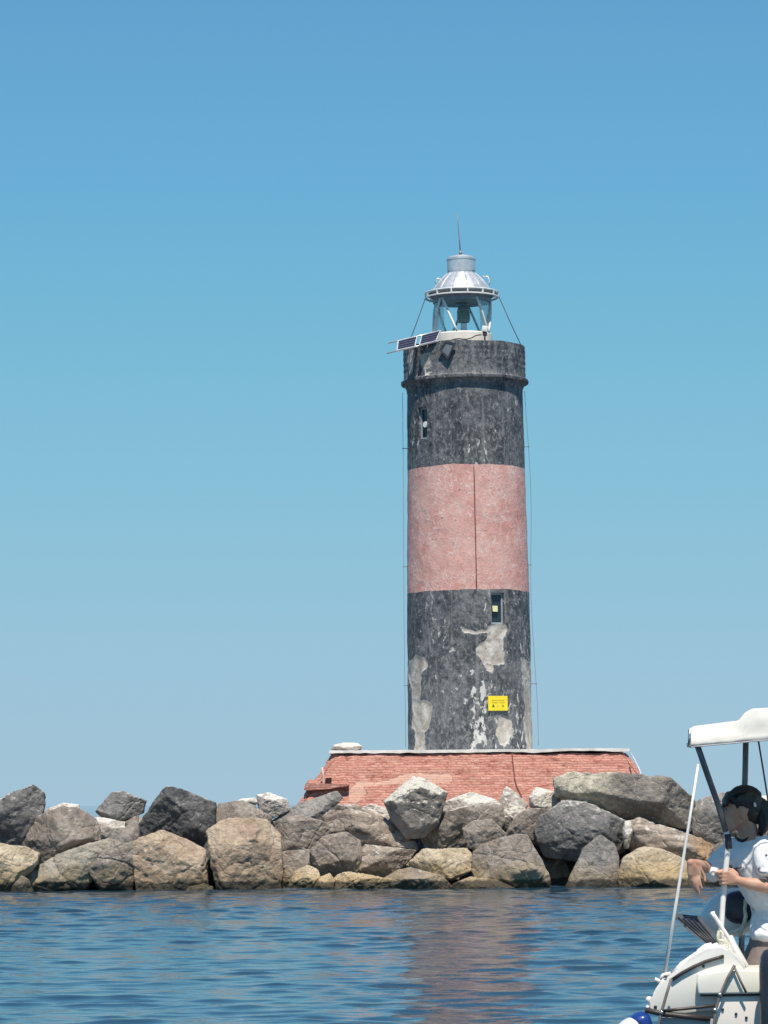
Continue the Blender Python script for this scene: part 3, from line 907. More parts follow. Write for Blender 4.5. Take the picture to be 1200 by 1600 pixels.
lathe(bm, [(rgut - .03, zd0 - .14), (rgut + .015, zd0 - .14), (rgut + .015, zd0 - .10), (rgut - .03, zd0 - .10)], OX, 72)
for k in range(14):
    q = OX + ang(360 / 14 * k + 8) * (rgut - .005)
    box(bm, q + Vector((0, 0, zd0 - .05)), (.036, .05, .13), Matrix.Rotation(R(360 / 14 * k + 8), 3, 'Z'))
tower_obj('gutter_rail', bm, WHITE, roof, angle=35)
bm = bmesh.new()
lathe(bm, [(.1, zd1 - .02), (22 * K, zd1 - .02), (22 * K, zd1 + .03), (21 * K, zd1 + .035), (21 * K, zd1 + .05), (22.3 * K, zd1 + .08), (22.3 * K, hz(407.5)), (23 * K, hz(407)), (23 * K, hz(404.5)), (19.5 * K, hz(402.5)), (18 * K, hz(401)), (8 * K, hz(399)), (.1, hz(398.6))], OX, 56)
tower_obj('vent_drum', bm, STEEL, roof, angle=30)
for pts_ in (((80, 33, 433), (80, 42, 434), (80, 45, 442), (80, 43, 447)), ((-80, 33, 436), (-80, 39, 436), (-80, 41, 440), (-80, 40, 445))):
    bm = bmesh.new()
    tube(bm, [OX + ang(a_) * r_ * K + Vector((0, 0, hz(y_))) for a_, r_, y_ in pts_], .024, 8)
    tower_obj('handhold', bm, STEEL, roof)
bm = bmesh.new()
pa = Vector((-.06, 0, hz(398)))
tube(bm, [pa, Vector((-.09, 0, hz(372))), Vector((-.115, 0, hz(352))), Vector((-.14, 0, hz(333)))], .020, 8, .010)
tube(bm, [Vector((-.06, 0, hz(398))), Vector((-.065, 0, hz(392)))], .05, 10)
tower_obj('aerial', bm, plain('greyish_aerial', (.24, .22, .26), .5))
# lamp inside
zc = lambda py: hz(py)
bm = bmesh.new()
lathe(bm, [(.03, zb1 - .02), (.10, zb1 - .02), (.09, zc(506)), (.05, zc(505)), (.05, zc(503)), (.03, zc(503))], (.0, 0, 0), 20)
lampp = tower_obj('lamp', bm, WHITE, angle=30)
bm = bmesh.new()
lathe(bm, [(.02, zc(505)), (.17, zc(504)), (.19, zc(500)), (.185, zc(488)), (.19, zc(484)), (.16, zc(481)), (.12, zc(478)), (.02, zc(477))], (.0, 0, 0), 28)
for k in range(7):
    lathe(bm, [(.186, zc(487 + k * 2) - .008), (.205, zc(487 + k * 2)), (.186, zc(487 + k * 2) + .008)], (.0, 0, 0), 28)
tower_obj('lens', bm, plain('grey_green_lens', (.16, .21, .20), .25, 0, .3, 12), lampp, angle=30)
# guy wires and lightning downleads
for pxs in (((664, 466), (643, 528)), ((782, 462), (816, 538))):
    bm = bmesh.new()
    sgn = -1 if pxs[0][0] < 725 else 1
    p0 = OX + Vector((sgn * 57.5 * K, 0, hz(pxs[0][1]))); p1 = Vector((sgn * 90 * K, -.2, zp1 + .0))
    tube(bm, [p0, (p0 + p1) / 2 - Vector((0, 0, .03)), p1], .013, 6)
    tower_obj('guy_wire', bm, CABLE)
for sgn in (-1, 1):
    bm = bmesh.new()
    pts = []
    for z in np.linspace(hz(1166), zl0 - .1, 40):
        off = .10 + .05 * math.sin(z * .9 + sgn) if sgn > 0 else .07 + .07 * (z / zl0)
        pts.append(Vector((sgn * (radius(z) + off), -.1, z)))
    tube(bm, pts, .007, 6)
    for z in np.linspace(hz(1070), hz(700), 3):
        off = .10 + .05 * math.sin(z * .9 + sgn) if sgn > 0 else .07 + .07 * (z / zl0)
        tube(bm, [Vector((sgn * (radius(z) - .03), -.1, z)), Vector((sgn * (radius(z) + off + .03), -.1, z))], .012, 6)
    tower_obj('downlead', bm, LEAD)
# the thin dark conduit down the red band
bm = bmesh.new()
tube(bm, [wall_pt(738 + (742 - 738) * q, 728 + 190 * q, .012)[0] for q in np.linspace(0, 1, 12)], .016, 6)
tower_obj('conduit', bm, plain('rusty_conduit', (.16, .06, .055), .7))

# --- yellow notice
bm = bmesh.new()
cs, a_s = wall_pt(773.5, 1099, .05)
d = Vector((math.sin(a_s), -math.cos(a_s), 0)); s_ = Vector((math.cos(a_s), math.sin(a_s), 0)); up = Vector((0, 0, 1))
rot = Matrix((s_, -d, up)).transposed()
sw, sh = 30 * K / math.cos(a_s), 22.5 * K
sgn_root = empty('warning_sign', TW @ cs, 'yellow rectangular notice with small dark marks on the lower black band of the tower', 'sign')
def sign_part(name, bm, mat, **kw):
    bm.transform(TW)
    return bm_obj(name, bm, mat, sgn_root, None, **kw)
bm = bmesh.new(); box(bm, cs, (sw, .02, sh), rot); bevel_all(bm, .006, 1)
YEL = plain('yellow_sign_paint', (.86, .66, .03), .42, 0, .05, 6)
sign_part('board', bm, YEL, smooth=False)
bm = bmesh.new()
for x_, z_, w_, h_ in ((0, .085, .40, .020), (-.10, .02, .2, .018), (.13, .02, .2, .018)):
    box(bm, cs + d * .012 + s_ * x_ + up * z_, (w_, .006, h_), rot)
sign_part('lettering', bm, plain('faded_sign_print', (.50, .40, .03), .6), smooth=False)
for x_, m_ in ((-.155, plain('dark_symbol', (.05, .04, .02), .6)), (-.01, plain('pale_symbol', (.62, .52, .20), .6)), (.155, plain('olive_symbol', (.30, .24, .02), .6))):
    bm = bmesh.new()
    q = cs + s_ * x_ - up * .075
    if x_ < -.1: prism(bm, [q + d * .010 + s_ * a + up * b for a, b in ((-.045, -.03), (.045, -.03), (0, .05))], d * .006)
    else: tube(bm, [q + d * .010, q + d * .016], .03, 14)
    sign_part('symbol', bm, m_, smooth=False)

# --- solar panels on the gallery
CELL = plain('dark_blue_solar_cells', (.02, .024, .045), .22, 0, .3, 20)
def panel(corners, label):
    """corners: four photo pixels (tl, tr, br, bl) and the distance of the lower and upper edge"""
    (tl, tr, br, bl), ylo, yhi = corners
    p = [P(*tl, yhi), P(*tr, yhi), P(*br, ylo), P(*bl, ylo)]
    nrm = (p[1] - p[0]).cross(p[3] - p[0]).normalized()
    if nrm.y > 0: nrm = -nrm
    c = sum(p, Vector()) / 4
    root = empty('solar_panel', c, label, 'solar panel', 'solar panels on the gallery')
    bm = bmesh.new()
    fr_ = [c + (q - c) * 1.0 for q in p]; inn = [c + (q - c) * .89 for q in p]
    for i in range(4):
        j = (i + 1) % 4
        prism(bm, [fr_[i], fr_[j], inn[j], inn[i]], -nrm * .045)
    bm_obj('frame', bm, ALU, root, None, False)
    bm = bmesh.new(); prism(bm, [q - nrm * .008 for q in inn], -nrm * .02)
    cells = bm_obj('cell_sheet', bm, CELL, root, None, False)
    bm = bmesh.new()
    for t_ in (.25, .5, .75):
        a = inn[0].lerp(inn[3], t_); b = inn[1].lerp(inn[2], t_)
        e = (inn[3] - inn[0]).normalized() * .008
        prism(bm, [a - e - nrm * .007, b - e - nrm * .007, b + e - nrm * .007, a + e - nrm * .007], -nrm * .004)
    bm_obj('busbar', bm, plain('silvery_busbar', (.16, .16, .22), .4, .3), cells, None, False)
YP = 66.45
panel(([(621.5, 532), (652.5, 524.5), (649, 541), (619.5, 547.5)], YP - .12, YP + .22), 'solar panel hanging out past the left edge of the gallery')
panel(([(658.5, 523.5), (689, 515.5), (681.5, 532.5), (654.5, 539)], YP - .12, YP + .22), 'solar panel beside the cream base of the lantern')
bm = bmesh.new()
a, b = P(604, 552, YP - .06), P(686, 533, YP - .06)
tube(bm, [a, b], .022, 8)
a, b = P(607, 536, YP + .3), P(692, 516, YP + .3)
tube(bm, [a, b], .022, 8)
for x in (640, 668):
    q0 = P(x, 545 - (x - 640) * .23, YP - .06); q1 = P(x, 530 - (x - 640) * .23, YP + .3)
    tube(bm, [q0, q1], .018, 8)
    tube(bm, [q1, q1 + Vector((.0, .55, -.35))], .018, 8)
    tube(bm, [q0, q0 + Vector((.0, .5, -.12))], .018, 8)
o = bm_obj('panel_rack', bm, STEEL, None, None)
tag(o, 'thin metal rack that carries the two solar panels, sticking out past the gallery', 'rack')
# tilted small framed panel on the parapet
dia = [(694, 534), (709.5, 538), (698, 563.5), (684.5, 549.5)]
p = [TW @ wall_pt(x, y, .0)[0] for x, y in dia]
p = [q + Vector((0, -.25, 0)) for q in p]
c = sum(p, Vector()) / 4; nrm = (p[1] - p[0]).cross(p[3] - p[0]).normalized(); nrm = -nrm if nrm.y > 0 else nrm
root = empty('framed_plate', c, 'small dark diamond-tilted framed plate hanging on the gallery wall below the panels', 'plate')
bm = bmesh.new()
inn = [c + (q - c) * .72 for q in p]
for i in range(4):
    j = (i + 1) % 4; prism(bm, [p[i], p[j], inn[j], inn[i]], -nrm * .05)
bm_obj('frame', bm, DKMETAL, root, None, False)
bm = bmesh.new(); prism(bm, [q - nrm * .02 for q in inn], -nrm * .02)
bm_obj('plate_sheet', bm, GREYMETAL, root, None, False)
# small floodlight at the foot of the lantern
q = P(757.5, 514, 67.05)
root = empty('floodlight', q, 'small white floodlight on a dark bracket at the foot of the lantern', 'lamp')
bm = bmesh.new(); box(bm, q, (.17, .14, .17), Matrix.Rotation(.2, 3, 'Y')); bevel_all(bm, .02, 2)
bm_obj('housing', bm, WHITE, root, None, True, 40)
bm = bmesh.new(); box(bm, q + Vector((0, .02, -.14)), (.13, .12, .12)); tube(bm, [q + Vector((0, .1, -.1)), q + Vector((0, .1, -.45))], .025, 8); bevel_all(bm, .008, 1)
bm_obj('bracket', bm, DKMETAL, root, None, True, 40)
bm = bmesh.new()
tube(bm, [P(x, y, 66.95) for x, y in ((752, 523), (744, 524), (737, 528), (728, 530), (716, 529), (706, 531))], .018, 6)
o = bm_obj('power_cable', bm, CABLE, None, None)
tag(o, 'black cable running from the floodlight along the cream lantern base', 'cable')

# ------------------------------------------------------------------ brick plinth
def brick_mat():
    t = NT('weathered_red_brick')
    g = t.geo(); p = g.outputs['Position']
    # distort so that the courses are worn
    q = t.n('VectorMath', operation='ADD'); t.l(p, q.inputs[0])
    nn = t.n('TexNoise'); t.l(p, nn.inputs['Vector']); nn.inputs['Scale'].default_value = 2.5; nn.inputs['Detail'].default_value = 6
    t.l(t.scale(nn.outputs['Color'], (.14, .14, .085)), q.inputs[1])
    s = t.sep(q.outputs[0])
    cmb = t.n('CombineXYZ'); t.l(t.math('ADD', s[0], s[1]), cmb.inputs[0]); t.l(t.math('MULTIPLY', s[2], 1.22), cmb.inputs[1])
    b = t.n('TexBrick'); t.l(cmb.outputs[0], b.inputs['Vector'])
    b.inputs['Color1'].default_value = (.45, .185, .14, 1); b.inputs['Color2'].default_value = (.56, .28, .22, 1); b.inputs['Mortar'].default_value = (.40, .19, .15, 1)
    b.inputs['Scale'].default_value = 1; b.inputs['Mortar Size'].default_value = .014; b.inputs['Mortar Smooth'].default_value = .4
    b.inputs['Brick Width'].default_value = .30; b.inputs['Row Height'].default_value = .085; b.inputs['Bias'].default_value = .0
    c = b.outputs['Color']
    n2 = t.noise(t.scale(p, (.6, .6, 1.8)), 6.5, 9, .74, .7)
    c = t.mix(t.ramp(n2, .52, .66, 0, .75), c, (.66, .40, .32))
    c = t.mix(t.ramp(n2, .46, .37, 0, .75), c, (.20, .06, .045))
    c = t.mix(t.ramp(t.noise(p, 12, 4, .6), .63, .71, 0, .6), c, (.68, .55, .47))
    pe = t.n('Attribute'); pe.attribute_name = 'render'
    pm = t.ramp(t.math('ADD', pe.outputs['Fac'], t.math('MULTIPLY', t.math('SUBTRACT', t.noise(p, 6, 6, .7), .5), .9)), .42, .56)
    c = t.mix(pm, c, t.mix(t.noise(p, 6, 5), (.52, .27, .20), (.64, .43, .34)))
    h = t.math('ADD', t.math('MULTIPLY', b.outputs['Fac'], -.6), t.math('ADD', t.noise(p, 7, 8, .7), t.math('MULTIPLY', pm, .5)))
    return t.set(c, .9, 0, t.bump(h, .05, .8), .2)
BRICK = brick_mat()
zt_p = P(748, 1172, 63.75).z
top_half, slope = 4.17, .70
pcx = P(749, 1172, 63.75).x
pcy = 68.0 + FAR
pl = empty('brick_plinth', (pcx, pcy, 1.5), 'low red brick plinth with sloping worn sides under the lighthouse', 'plinth')
RENDER_P = [[(624,1213),(640,1208),(700,1210),(705,1222),(660,1226),(600,1224)], [(545,1236),(562,1226),(575,1240),(556,1258),(543,1252)], [(556,1222),(640,1216),(640,1222),(560,1229)]]
def plinth_side(bm, k):
    n, m = 150, 44
    rows = []
    for j in range(m + 1):
        u = j / m                                    # 0 top, 1 bottom
        z = zt_p - .10 - u * 2.4
        half = top_half + u * 2.4 * slope - .04
        row = []
        for i in range(n + 1):
            s = -1 + 2 * i / n
            # the corners are worn round
            e = max(0, abs(s) - .93) / .07
            v = Vector((s * half, -half + .16 * e * e, z))
            v = Matrix.Rotation(k * math.pi / 2, 3, 'Z') @ v
            w_ = v + Vector((pcx, pcy, 0))
            a = noise.fractal(w_ * 1.2, 1, 2, 4); st = noise.noise(Vector((w_.x * .7, w_.y * .7, w_.z * 7)))
            nrm = Matrix.Rotation(k * math.pi / 2, 3, 'Z') @ Vector((0, -.82, .57))
            row.append(bm.verts.new(w_ + nrm * (.045 * a + .03 * st + .028 * noise.noise(w_ * 8))))
        rows.append(row)
    for a, b in zip(rows, rows[1:]):
        for i in range(n):
            bm.faces.new((a[i], b[i], b[i + 1], a[i + 1]))
bm = bmesh.new()
for k in range(4): plinth_side(bm, k)
bmesh.ops.remove_doubles(bm, verts=bm.verts, dist=.004)
body = bm_obj('brickwork', bm, BRICK, pl, None, True)
at = body.data.attributes.new('render', 'FLOAT', 'POINT'); arr = np.zeros(len(body.data.vertices), np.float32)
for i, v in enumerate(body.data.vertices):
    if v.co.y > 66 + FAR: continue
    x, y = proj(v.co); jit = v.co * 2
    x += 7 * noise.noise(jit); y += 5 * noise.noise(jit + Vector((5, 2, 8)))
    arr[i] = max(min(1, max(0, .5 + in_poly(x, y, q_) / 8)) for q_ in RENDER_P)
at.data.foreach_set('value', arr)
bm = bmesh.new()
n = 90
hs = top_half + .05
ring = []
for k in range(4):
    for i in range(n):
        s = -1 + 2 * i / n
        v = Matrix.Rotation(k * math.pi / 2, 3, 'Z') @ Vector((s * hs, -hs, 0))
        jit = .05 * noise.noise(Vector((v.x, v.y, 3)) * 1.5) + .03 * noise.noise(Vector((v.x, v.y, 3)) * 5)
        ring.append(v * (1 + jit / hs))
top, bot = [], []
for v in ring:
    w_ = v + Vector((pcx, pcy, 0))
    dz = .02 * noise.noise(w_ * .8) + .012 * noise.noise(w_ * 3.7)
    top.append(bm.verts.new((w_.x, w_.y, zt_p + .02 + dz))); bot.append(bm.verts.new((w_.x, w_.y, zt_p - .055 + dz * 1.6 - .02 * abs(noise.noise(w_ * 2.3)))))
for i in range(len(ring)):
    j = (i + 1) % len(ring); bm.faces.new((bot[i], bot[j], top[j], top[i]))
bm.faces.new(top); bm.faces.new(list(reversed(bot)))
bmesh.ops.triangulate(bm, faces=[f for f in bm.faces if len(f.verts) > 4])
CAP = plain('pale_limewashed_stone', (.74, .71, .66), .85, 0, .16, 3, .5)
bm_obj('cap_slab', bm, CAP, pl, None, False)
# broken brick ledge with a hollow at the lower left corner
bm = bmesh.new()
a = [P(x, y, 62.9) for x, y in ((474, 1233), (482, 1222), (505, 1226), (546, 1224), (545, 1229), (512, 1233), (478, 1236))]
prism(bm, a, (0, 1.1, .1)); bevel_all(bm, .03, 1)
bm_obj('ledge', bm, BRICK, pl, None, False)
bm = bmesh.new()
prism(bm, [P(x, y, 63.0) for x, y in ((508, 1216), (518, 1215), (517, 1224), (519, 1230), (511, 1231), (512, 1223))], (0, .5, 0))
bm_obj('hollow', bm, plain('hollow_shade', (.03, .014, .012), .9), pl, None, False)  # dark block stands for the shade inside the hole
bm = bmesh.new()
tube(bm, [P(x, y, 63.1) for x, y in ((503, 1199), (505.5, 1212), (505, 1222), (508, 1231))], .035, 8)
bm_obj('mortar_rib', bm, plain('pinkish_mortar', (.58, .42, .35), .9), pl, None)
bm = bmesh.new()
pts = [P(985, 1176, 63.4), P(991, 1186, 63.0), P(998, 1200, 62.6), P(1004, 1216, 62.2), P(1009, 1232, 61.9)]
tube(bm, pts, .022, 8)
bm_obj('edge_pipe', bm, plain('pale_grey_pipe', (.5, .55, .6), .5), pl, None)
# dark crack in the brickwork
bm = bmesh.new()
pts = []
for i, (x, y) in enumerate(((800, 1176), (801, 1190), (803, 1205), (804, 1216), (807, 1228), (813, 1240), (816, 1250))):
    q = P(x, y, 63.0)
    # drop onto the sloping face
    for _ in range(3):
        yy = pcy - (top_half + (zt_p - .10 - q.z) * slope) - .0
        q = PW(x, y, yy)
    pts.append(q)
tube(bm, pts, .018, 6)
bm_obj('crack', bm, plain('dark_crack', (.17, .06, .05), .95), pl, None)
# ------------------------------------------------------------------ the neighbouring motorboat
GEL = plain('white_gelcoat', (.73, .71, .66), .28, 0, .03, 2)
GEL2 = plain('cream_gelcoat', (.78, .75, .66), .35, 0, .05, 4)
GREYHULL = plain('grey_rubber_tube', (.36, .38, .40), .5, 0, .08, 5)
RUBBER = plain('dark_brown_rubber', (.045, .035, .032), .5, 0, .2, 8)
INOX = plain('stainless_steel', (.62, .62, .63), .25, .9, .08, 6)
PIPE = plain('white_lacquered_pipe', (.80, .76, .72), .3, 0, .04, 8)
ROPE = plain('cream_rope', (.74, .70, .56), .8, 0, .15, 40, .6)
NAVY = plain('navy_vinyl', (.020, .024, .045), .4, 0, .25, 14, .3)
SLATE = plain('slate_grey_board', (.055, .064, .078), .5, 0, .2, 10, .2)
SHADEPIPE = plain('shaded_grey_pipe', (.13, .14, .16), .35, .4, .1, 8)

bo = P(1035, 1600, 11.5); bo = Vector((bo.x, bo.y + 1.0, 0))
boat = empty('motorboat', bo, 'white motorboat under a white canopy, only its stern in view', 'boat')
SHEAR = .15                          # the boat lies a little askew to the line of sight
def ext(poly, Y, dY, bev=.008, seg=2):
    bm = bmesh.new()
    prism(bm, [P(x, y, Y) for x, y in poly], (SHEAR * dY, dY, 0))
    if bev: bevel_all(bm, bev, seg)
    return bm
def part(name, bm, m, parent=boat, **kw): return bm_obj(name, bm, m, parent, None, **kw)
zs0 = P(1100, 1556, 11.5).z; zfl = .76
# hull: outer skin, gunwale, inner skin and cockpit floor lofted along the boat
bm = bmesh.new()
L = 5.8
rings = []
for u in np.linspace(0, L, 30):
    q = u / L
    b = 1.0 * (1 - max(0, (q - .35) / .65) ** 2.2) + .02
    sh = zs0 + .45 * q ** 2
    kz = -.35 + .9 * max(0, (q - .55) / .45) ** 2
    half = [(0, kz), (b * .55, kz + .16), (b * .93, kz + .55), (b * .985, max(sh - .35, kz + .62)), (b, sh - .02), (b - .01, sh), (b - .09, sh), (b - .10, sh - .03), (max(b - .12, .02), max(zfl, kz + .3)), (0, max(zfl, kz + .3) + .02)]
    ring = [Vector((bo.x + u, bo.y - y, z)) for y, z in half] + [Vector((bo.x + u, bo.y + y, z)) for y, z in half[-2:0:-1]]
    rings.append([bm.verts.new(v + Vector((SHEAR * (v.y - bo.y + 1), 0, 0))) for v in ring])
n = len(rings[0])
for a, b in zip(rings, rings[1:]):
    for k in range(n): bm.faces.new((a[k], a[(k + 1) % n], b[(k + 1) % n], b[k]))
bm.faces.new(rings[0]); bm.faces.new(list(reversed(rings[-1])))
bmesh.ops.triangulate(bm, faces=[f for f in bm.faces if len(f.verts) > 4])
part('hull', bm, GEL, angle=35)
# moulded stern quarter rising to the foot of the canopy frame (near and far side)
q_poly = [(1020,1582), (1018,1562), (1024,1545), (1036,1531), (1049,1525), (1063,1508), (1091,1490), (1118,1478), (1133,1481), (1150,1498), (1163,1516), (1165,1532), (1128,1556), (1121,1578)]
sl = smooth_loop(q_poly, 2)
part('stern_quarter', ext(sl, 11.42, .42, .03, 3), GEL, angle=50)
part('stern_quarter', ext(sl, 13.1, .42, .03, 3), GEL, angle=50)
part('transom', ext([(1032,1548), (1060,1530), (1066,1600), (1060,1640), (1032,1640)], 11.8, 1.4, .01), GEL, angle=50)
# low grey panel, dark strakes and the white strip between them
part('grey_panel', ext([(1030,1590), (1116,1592), (1118,1640), (1030,1640)], 11.40, .12, .01), GREYHULL, angle=50)
for pts_, r_ in (([(1034,1580), (1060,1577), (1090,1574), (1118,1571)], .008), ([(1008,1578), (1034,1584), (1070,1588), (1110,1592)], .013)):
    bm = bmesh.new(); tube(bm, [P(x, y, 11.385) for x, y in pts_], r_, 8); part('strake', bm, RUBBER)
# bench locker with the dark gap beneath, side panel with studs
part('locker', ext([(1091,1554), (1088,1535), (1089,1521), (1140,1517), (1230,1514), (1230,1552)], 11.36, .5, .012, 3), GEL2, angle=50)
part('gap_shade', ext([(1094,1553), (1230,1550.5), (1230,1555), (1094,1557)], 11.375, .1, 0), RUBBER, smooth=False)  # dark strip put in for the shade under the locker
part('side_panel', ext([(1120,1557), (1240,1554), (1240,1640), (1118,1640)], 11.385, .10, .006), plain('warm_white_gelcoat', (.80, .74, .68), .3, 0, .03, 2), angle=50)
for x, y in ((1129,1577), (1150,1584), (1166,1590)):
    bm = bmesh.new(); c_ = P(x, y, 11.385); tube(bm, [c_ + Vector((0, .01, 0)), c_ - Vector((0, .008, 0))], .007, 10); part('stud', bm, DKMETAL)
for x, y, r_ in ((1024,1573,.008), (1099,1510,.007), (1040,1526,.007)):
    bm = bmesh.new(); c_ = P(x, y, 11.42); tube(bm, [c_ + Vector((0, .02, 0)), c_ - Vector((0, .006, 0))], r_, 10); part('stud', bm, DKMETAL)
# groove and top rail along the quarter
bm = bmesh.new(); tube(bm, [P(x, y, 11.41) for x, y in ((1050,1531), (1066,1520), (1083,1511), (1101,1503), (1120,1497), (1131,1494))], .009, 8); part('groove_seal', bm, RUBBER)
bm = bmesh.new(); tube(bm, [P(x, y, 11.47) for x, y in ((1052,1523), (1066,1507), (1088,1492), (1108,1482), (1122,1477))], .016, 10); part('top_rail', bm, PIPE)
bm = bmesh.new(); tube(bm, [P(x, y, 11.43) for x, y in ((1062,1515), (1070,1511), (1080,1508))], .008, 8); part('slot', bm, RUBBER)
bm = bmesh.new(); tube(bm, [P(x, y, 11.5) for x, y in ((1089,1493), (1092,1486), (1103,1478), (1110,1476), (1111,1481))], .012, 8); part('grab_handle', bm, PIPE)
# cleats and little knobs at the stern
for pts_ in ([(1023,1530), (1030,1533), (1037,1531)], [(1032,1531), (1036,1524), (1046,1521), (1046,1529)]):
    bm = bmesh.new(); tube(bm, [P(x, y, 11.44) for x, y in pts_], .011, 8); part('cleat', bm, PIPE)
for x, y, r_ in ((1014,1562,.017), (1012,1574,.011)):
    bm = bmesh.new(); bmesh.ops.create_uvsphere(bm, u_segments=12, v_segments=8, radius=r_, matrix=Matrix.Translation(P(x, y, 11.46))); part('knob', bm, PIPE)
# straps / stays of the stern frame
for pts_, r_ in (([(1148,1508), (1136,1530), (1126,1554), (1118,1578), (1116,1600), (1114,1640)], .0075), ([(1148,1512), (1157,1533), (1166,1551)], .006), ([(1049,1529), (1041,1555), (1034,1580), (1027,1610), (1024,1640)], .0075)):
    bm = bmesh.new(); tube(bm, [P(x, y, 11.34) for x, y in pts_], r_, 8); part('stay', bm, plain('dark_webbing', (.16, .14, .135), .6, 0, .2, 12))
for x, y in ((1033.5,1582), (1117,1578), (1125,1554)):
    bm = bmesh.new(); bmesh.ops.create_uvsphere(bm, u_segments=12, v_segments=8, radius=.010, matrix=Matrix.Translation(P(x, y, 11.335))); part('joint', bm, INOX)
# canopy: fabric roof with a deep valance, higher over the middle
cx0, cx1 = 1077, 1700
def canopy():
    CB = plain('white_canopy_canvas', (.72, .69, .63), .75, 0, .03, 6)
    bm = bmesh.new()
    us = list(np.linspace(0, 1, 70)); Yn, Yf = 11.64, 13.35
    def topz(px):      # top edge in photo pixels
        return float(np.interp(px, [1077, 1110, 1146, 1152, 1158, 1163, 1170, 1200, 1400, 1500, 1560, 1700], [1138, 1134.5, 1130.5, 1127, 1121, 1114, 1111, 1109, 1100, 1098, 1112, 1118]))
    def botz(px):
        return float(np.interp(px, [1077, 1200, 1700], [1167, 1156, 1128]))
    rows = []
    vs_ = np.linspace(0, 1, 22)
    for u in us:
        px = cx0 + (cx1 - cx0) * u ** 1.8
        row = []
        zt_ = P(px, topz(px), Yn).z; zb_ = P(px, botz(px), Yn).z; x_ = P(px, 1150, Yn).x
        for k in range(7):
            w_ = k / 6; z_ = zb_ + (zt_ - zb_) * w_
            wr = .013 * noise.noise(Vector((x_ * 5 + z_ * 9, z_ * 14, 1))) + .008 * noise.noise(Vector((x_ * 16 + z_ * 20, z_ * 25, 4)))
            row.append((x_, P(px, 1150, Yn).y + .03 * w_ ** 2 + wr, z_))
        for v in vs_[1:-1]:
            y_ = Yn + (Yf - Yn) * v + NEAR
            row.append((x_, y_, zt_ + .045 * v + .012 * math.sin(v * math.pi) + .006 * noise.noise(Vector((x_ * 3, y_ * 4, 2)))))
        for k in range(7):
            w_ = 1 - k / 6
            row.append((x_, Yf + NEAR - .03 * w_ ** 2, zb_ + .05 + (zt_ - zb_) * w_))
        rows.append([bm.verts.new((q[0] + SHEAR * (q[1] - Yn - NEAR), q[1], q[2])) for q in row])
    for a, b in zip(rows, rows[1:]):
        for k in range(len(a) - 1): bm.faces.new((a[k], a[k + 1], b[k + 1], b[k]))
    for rr_ in (rows[0],):
        bm.faces.new(list(rr_))
    bmesh.ops.triangulate(bm, faces=[f for f in bm.faces if len(f.verts) > 4])
    o = part('canopy', bm, CB, angle=50)
    md = o.modifiers.new('thick', 'SOLIDIFY'); md.thickness = .012; md.offset = -1
    bm = bmesh.new(); tube(bm, [P(x, botz(x) + .3, 11.615) for x in np.linspace(1077, 1500, 20)], .004, 6); part('hem', bm, plain('grey_hem', (.45, .42, .42), .7), o)
    bm = bmesh.new(); tube(bm, [P(1076, 1164, 11.62), P(1073.5, 1165, 11.62)], .011, 8); tube(bm, [P(1078, 1140, 11.6), P(1077, 1165, 11.6)], .008, 8); part('end_fitting', bm, INOX, o)
canopy()
# canopy frame; canopy shade is painted as dark pipe, the sunlit run as white
YG = 11.93
bm = bmesh.new(); tube(bm, [P(1090, 1166, 11.70), P(1106, 1212, 11.78), P(1122, 1257, 11.86), P(1134, 1298, 11.92)], .0155, 12)
part('frame_leg', bm, SHADEPIPE)  # upper run coloured dark for the shadow of the canopy
bm = bmesh.new(); tube(bm, [P(1134, 1298, 11.92), P(1138.5, 1312, 11.93), P(1137, 1330, 11.93), P(1133, 1370, 11.93), P(1129.5, 1410, 11.93), P(1127, 1450, 11.92), P(1129, 1490, 11.9)], .0145, 12)
part('frame_foot', bm, PIPE)  # same pole where the sun reaches it, coloured white
bm = bmesh.new(); tube(bm, [P(1137, 1303, 11.92), P(1139, 1326, 11.925)], .0175, 12); part('frame_joint', bm, DKMETAL)
bm = bmesh.new(); tube(bm, [P(1165.5, 1150, 13.1), P(1164.5, 1200, 13.1), P(1163, 1250, 13.1), P(1160, 1400, 13.1), P(1158, 1520, 13.1)], .0165, 12); part('frame_leg', bm, SHADEPIPE)
bm = bmesh.new(); tube(bm, [P(1185, 1158, 12.9), P(1192, 1200, 12.9), P(1200, 1250, 12.9), P(1214, 1330, 12.9)], .005, 6); part('frame_line', bm, CABLE)
# whip aerial at the stern
bm = bmesh.new(); tube(bm, [P(1091, 1194, 11.5), P(1076, 1290, 11.5), P(1057, 1408, 11.5), P(1037, 1530, 11.5)], .006, 10, .0095); part('aerial', bm, PIPE)
# white support with its hinge clip and slanting tubes
part('support', ext([(1130,1464), (1144,1461), (1150,1474), (1173,1515), (1150,1515), (1133,1490)], 11.72, .06, .006), GEL, angle=50)
bm = bmesh.new(); tube(bm, [P(x, y, 11.66) for x, y in ((1113,1427), (1118,1434), (1128,1450), (1140,1468), (1152,1490), (1168,1514))], .0115, 10); part('slanting_tube', bm, PIPE)
bm = bmesh.new(); tube(bm, [P(1111, 1430, 11.66), P(1113, 1427, 11.66), P(1117, 1426.5, 11.66)], .010, 8); part('tube_eye', bm, PIPE)
part('hinge_clip', ext([(1148,1499), (1153,1500), (1167,1513), (1164,1516.5), (1155,1517.5)], 11.62, .05, .004), RUBBER, angle=50)
bm = bmesh.new(); tube(bm, [P(x, y, 11.60) for x, y in ((1128,1485), (1136,1494), (1146,1503))], .010, 8); part('slanting_tube', bm, PIPE)
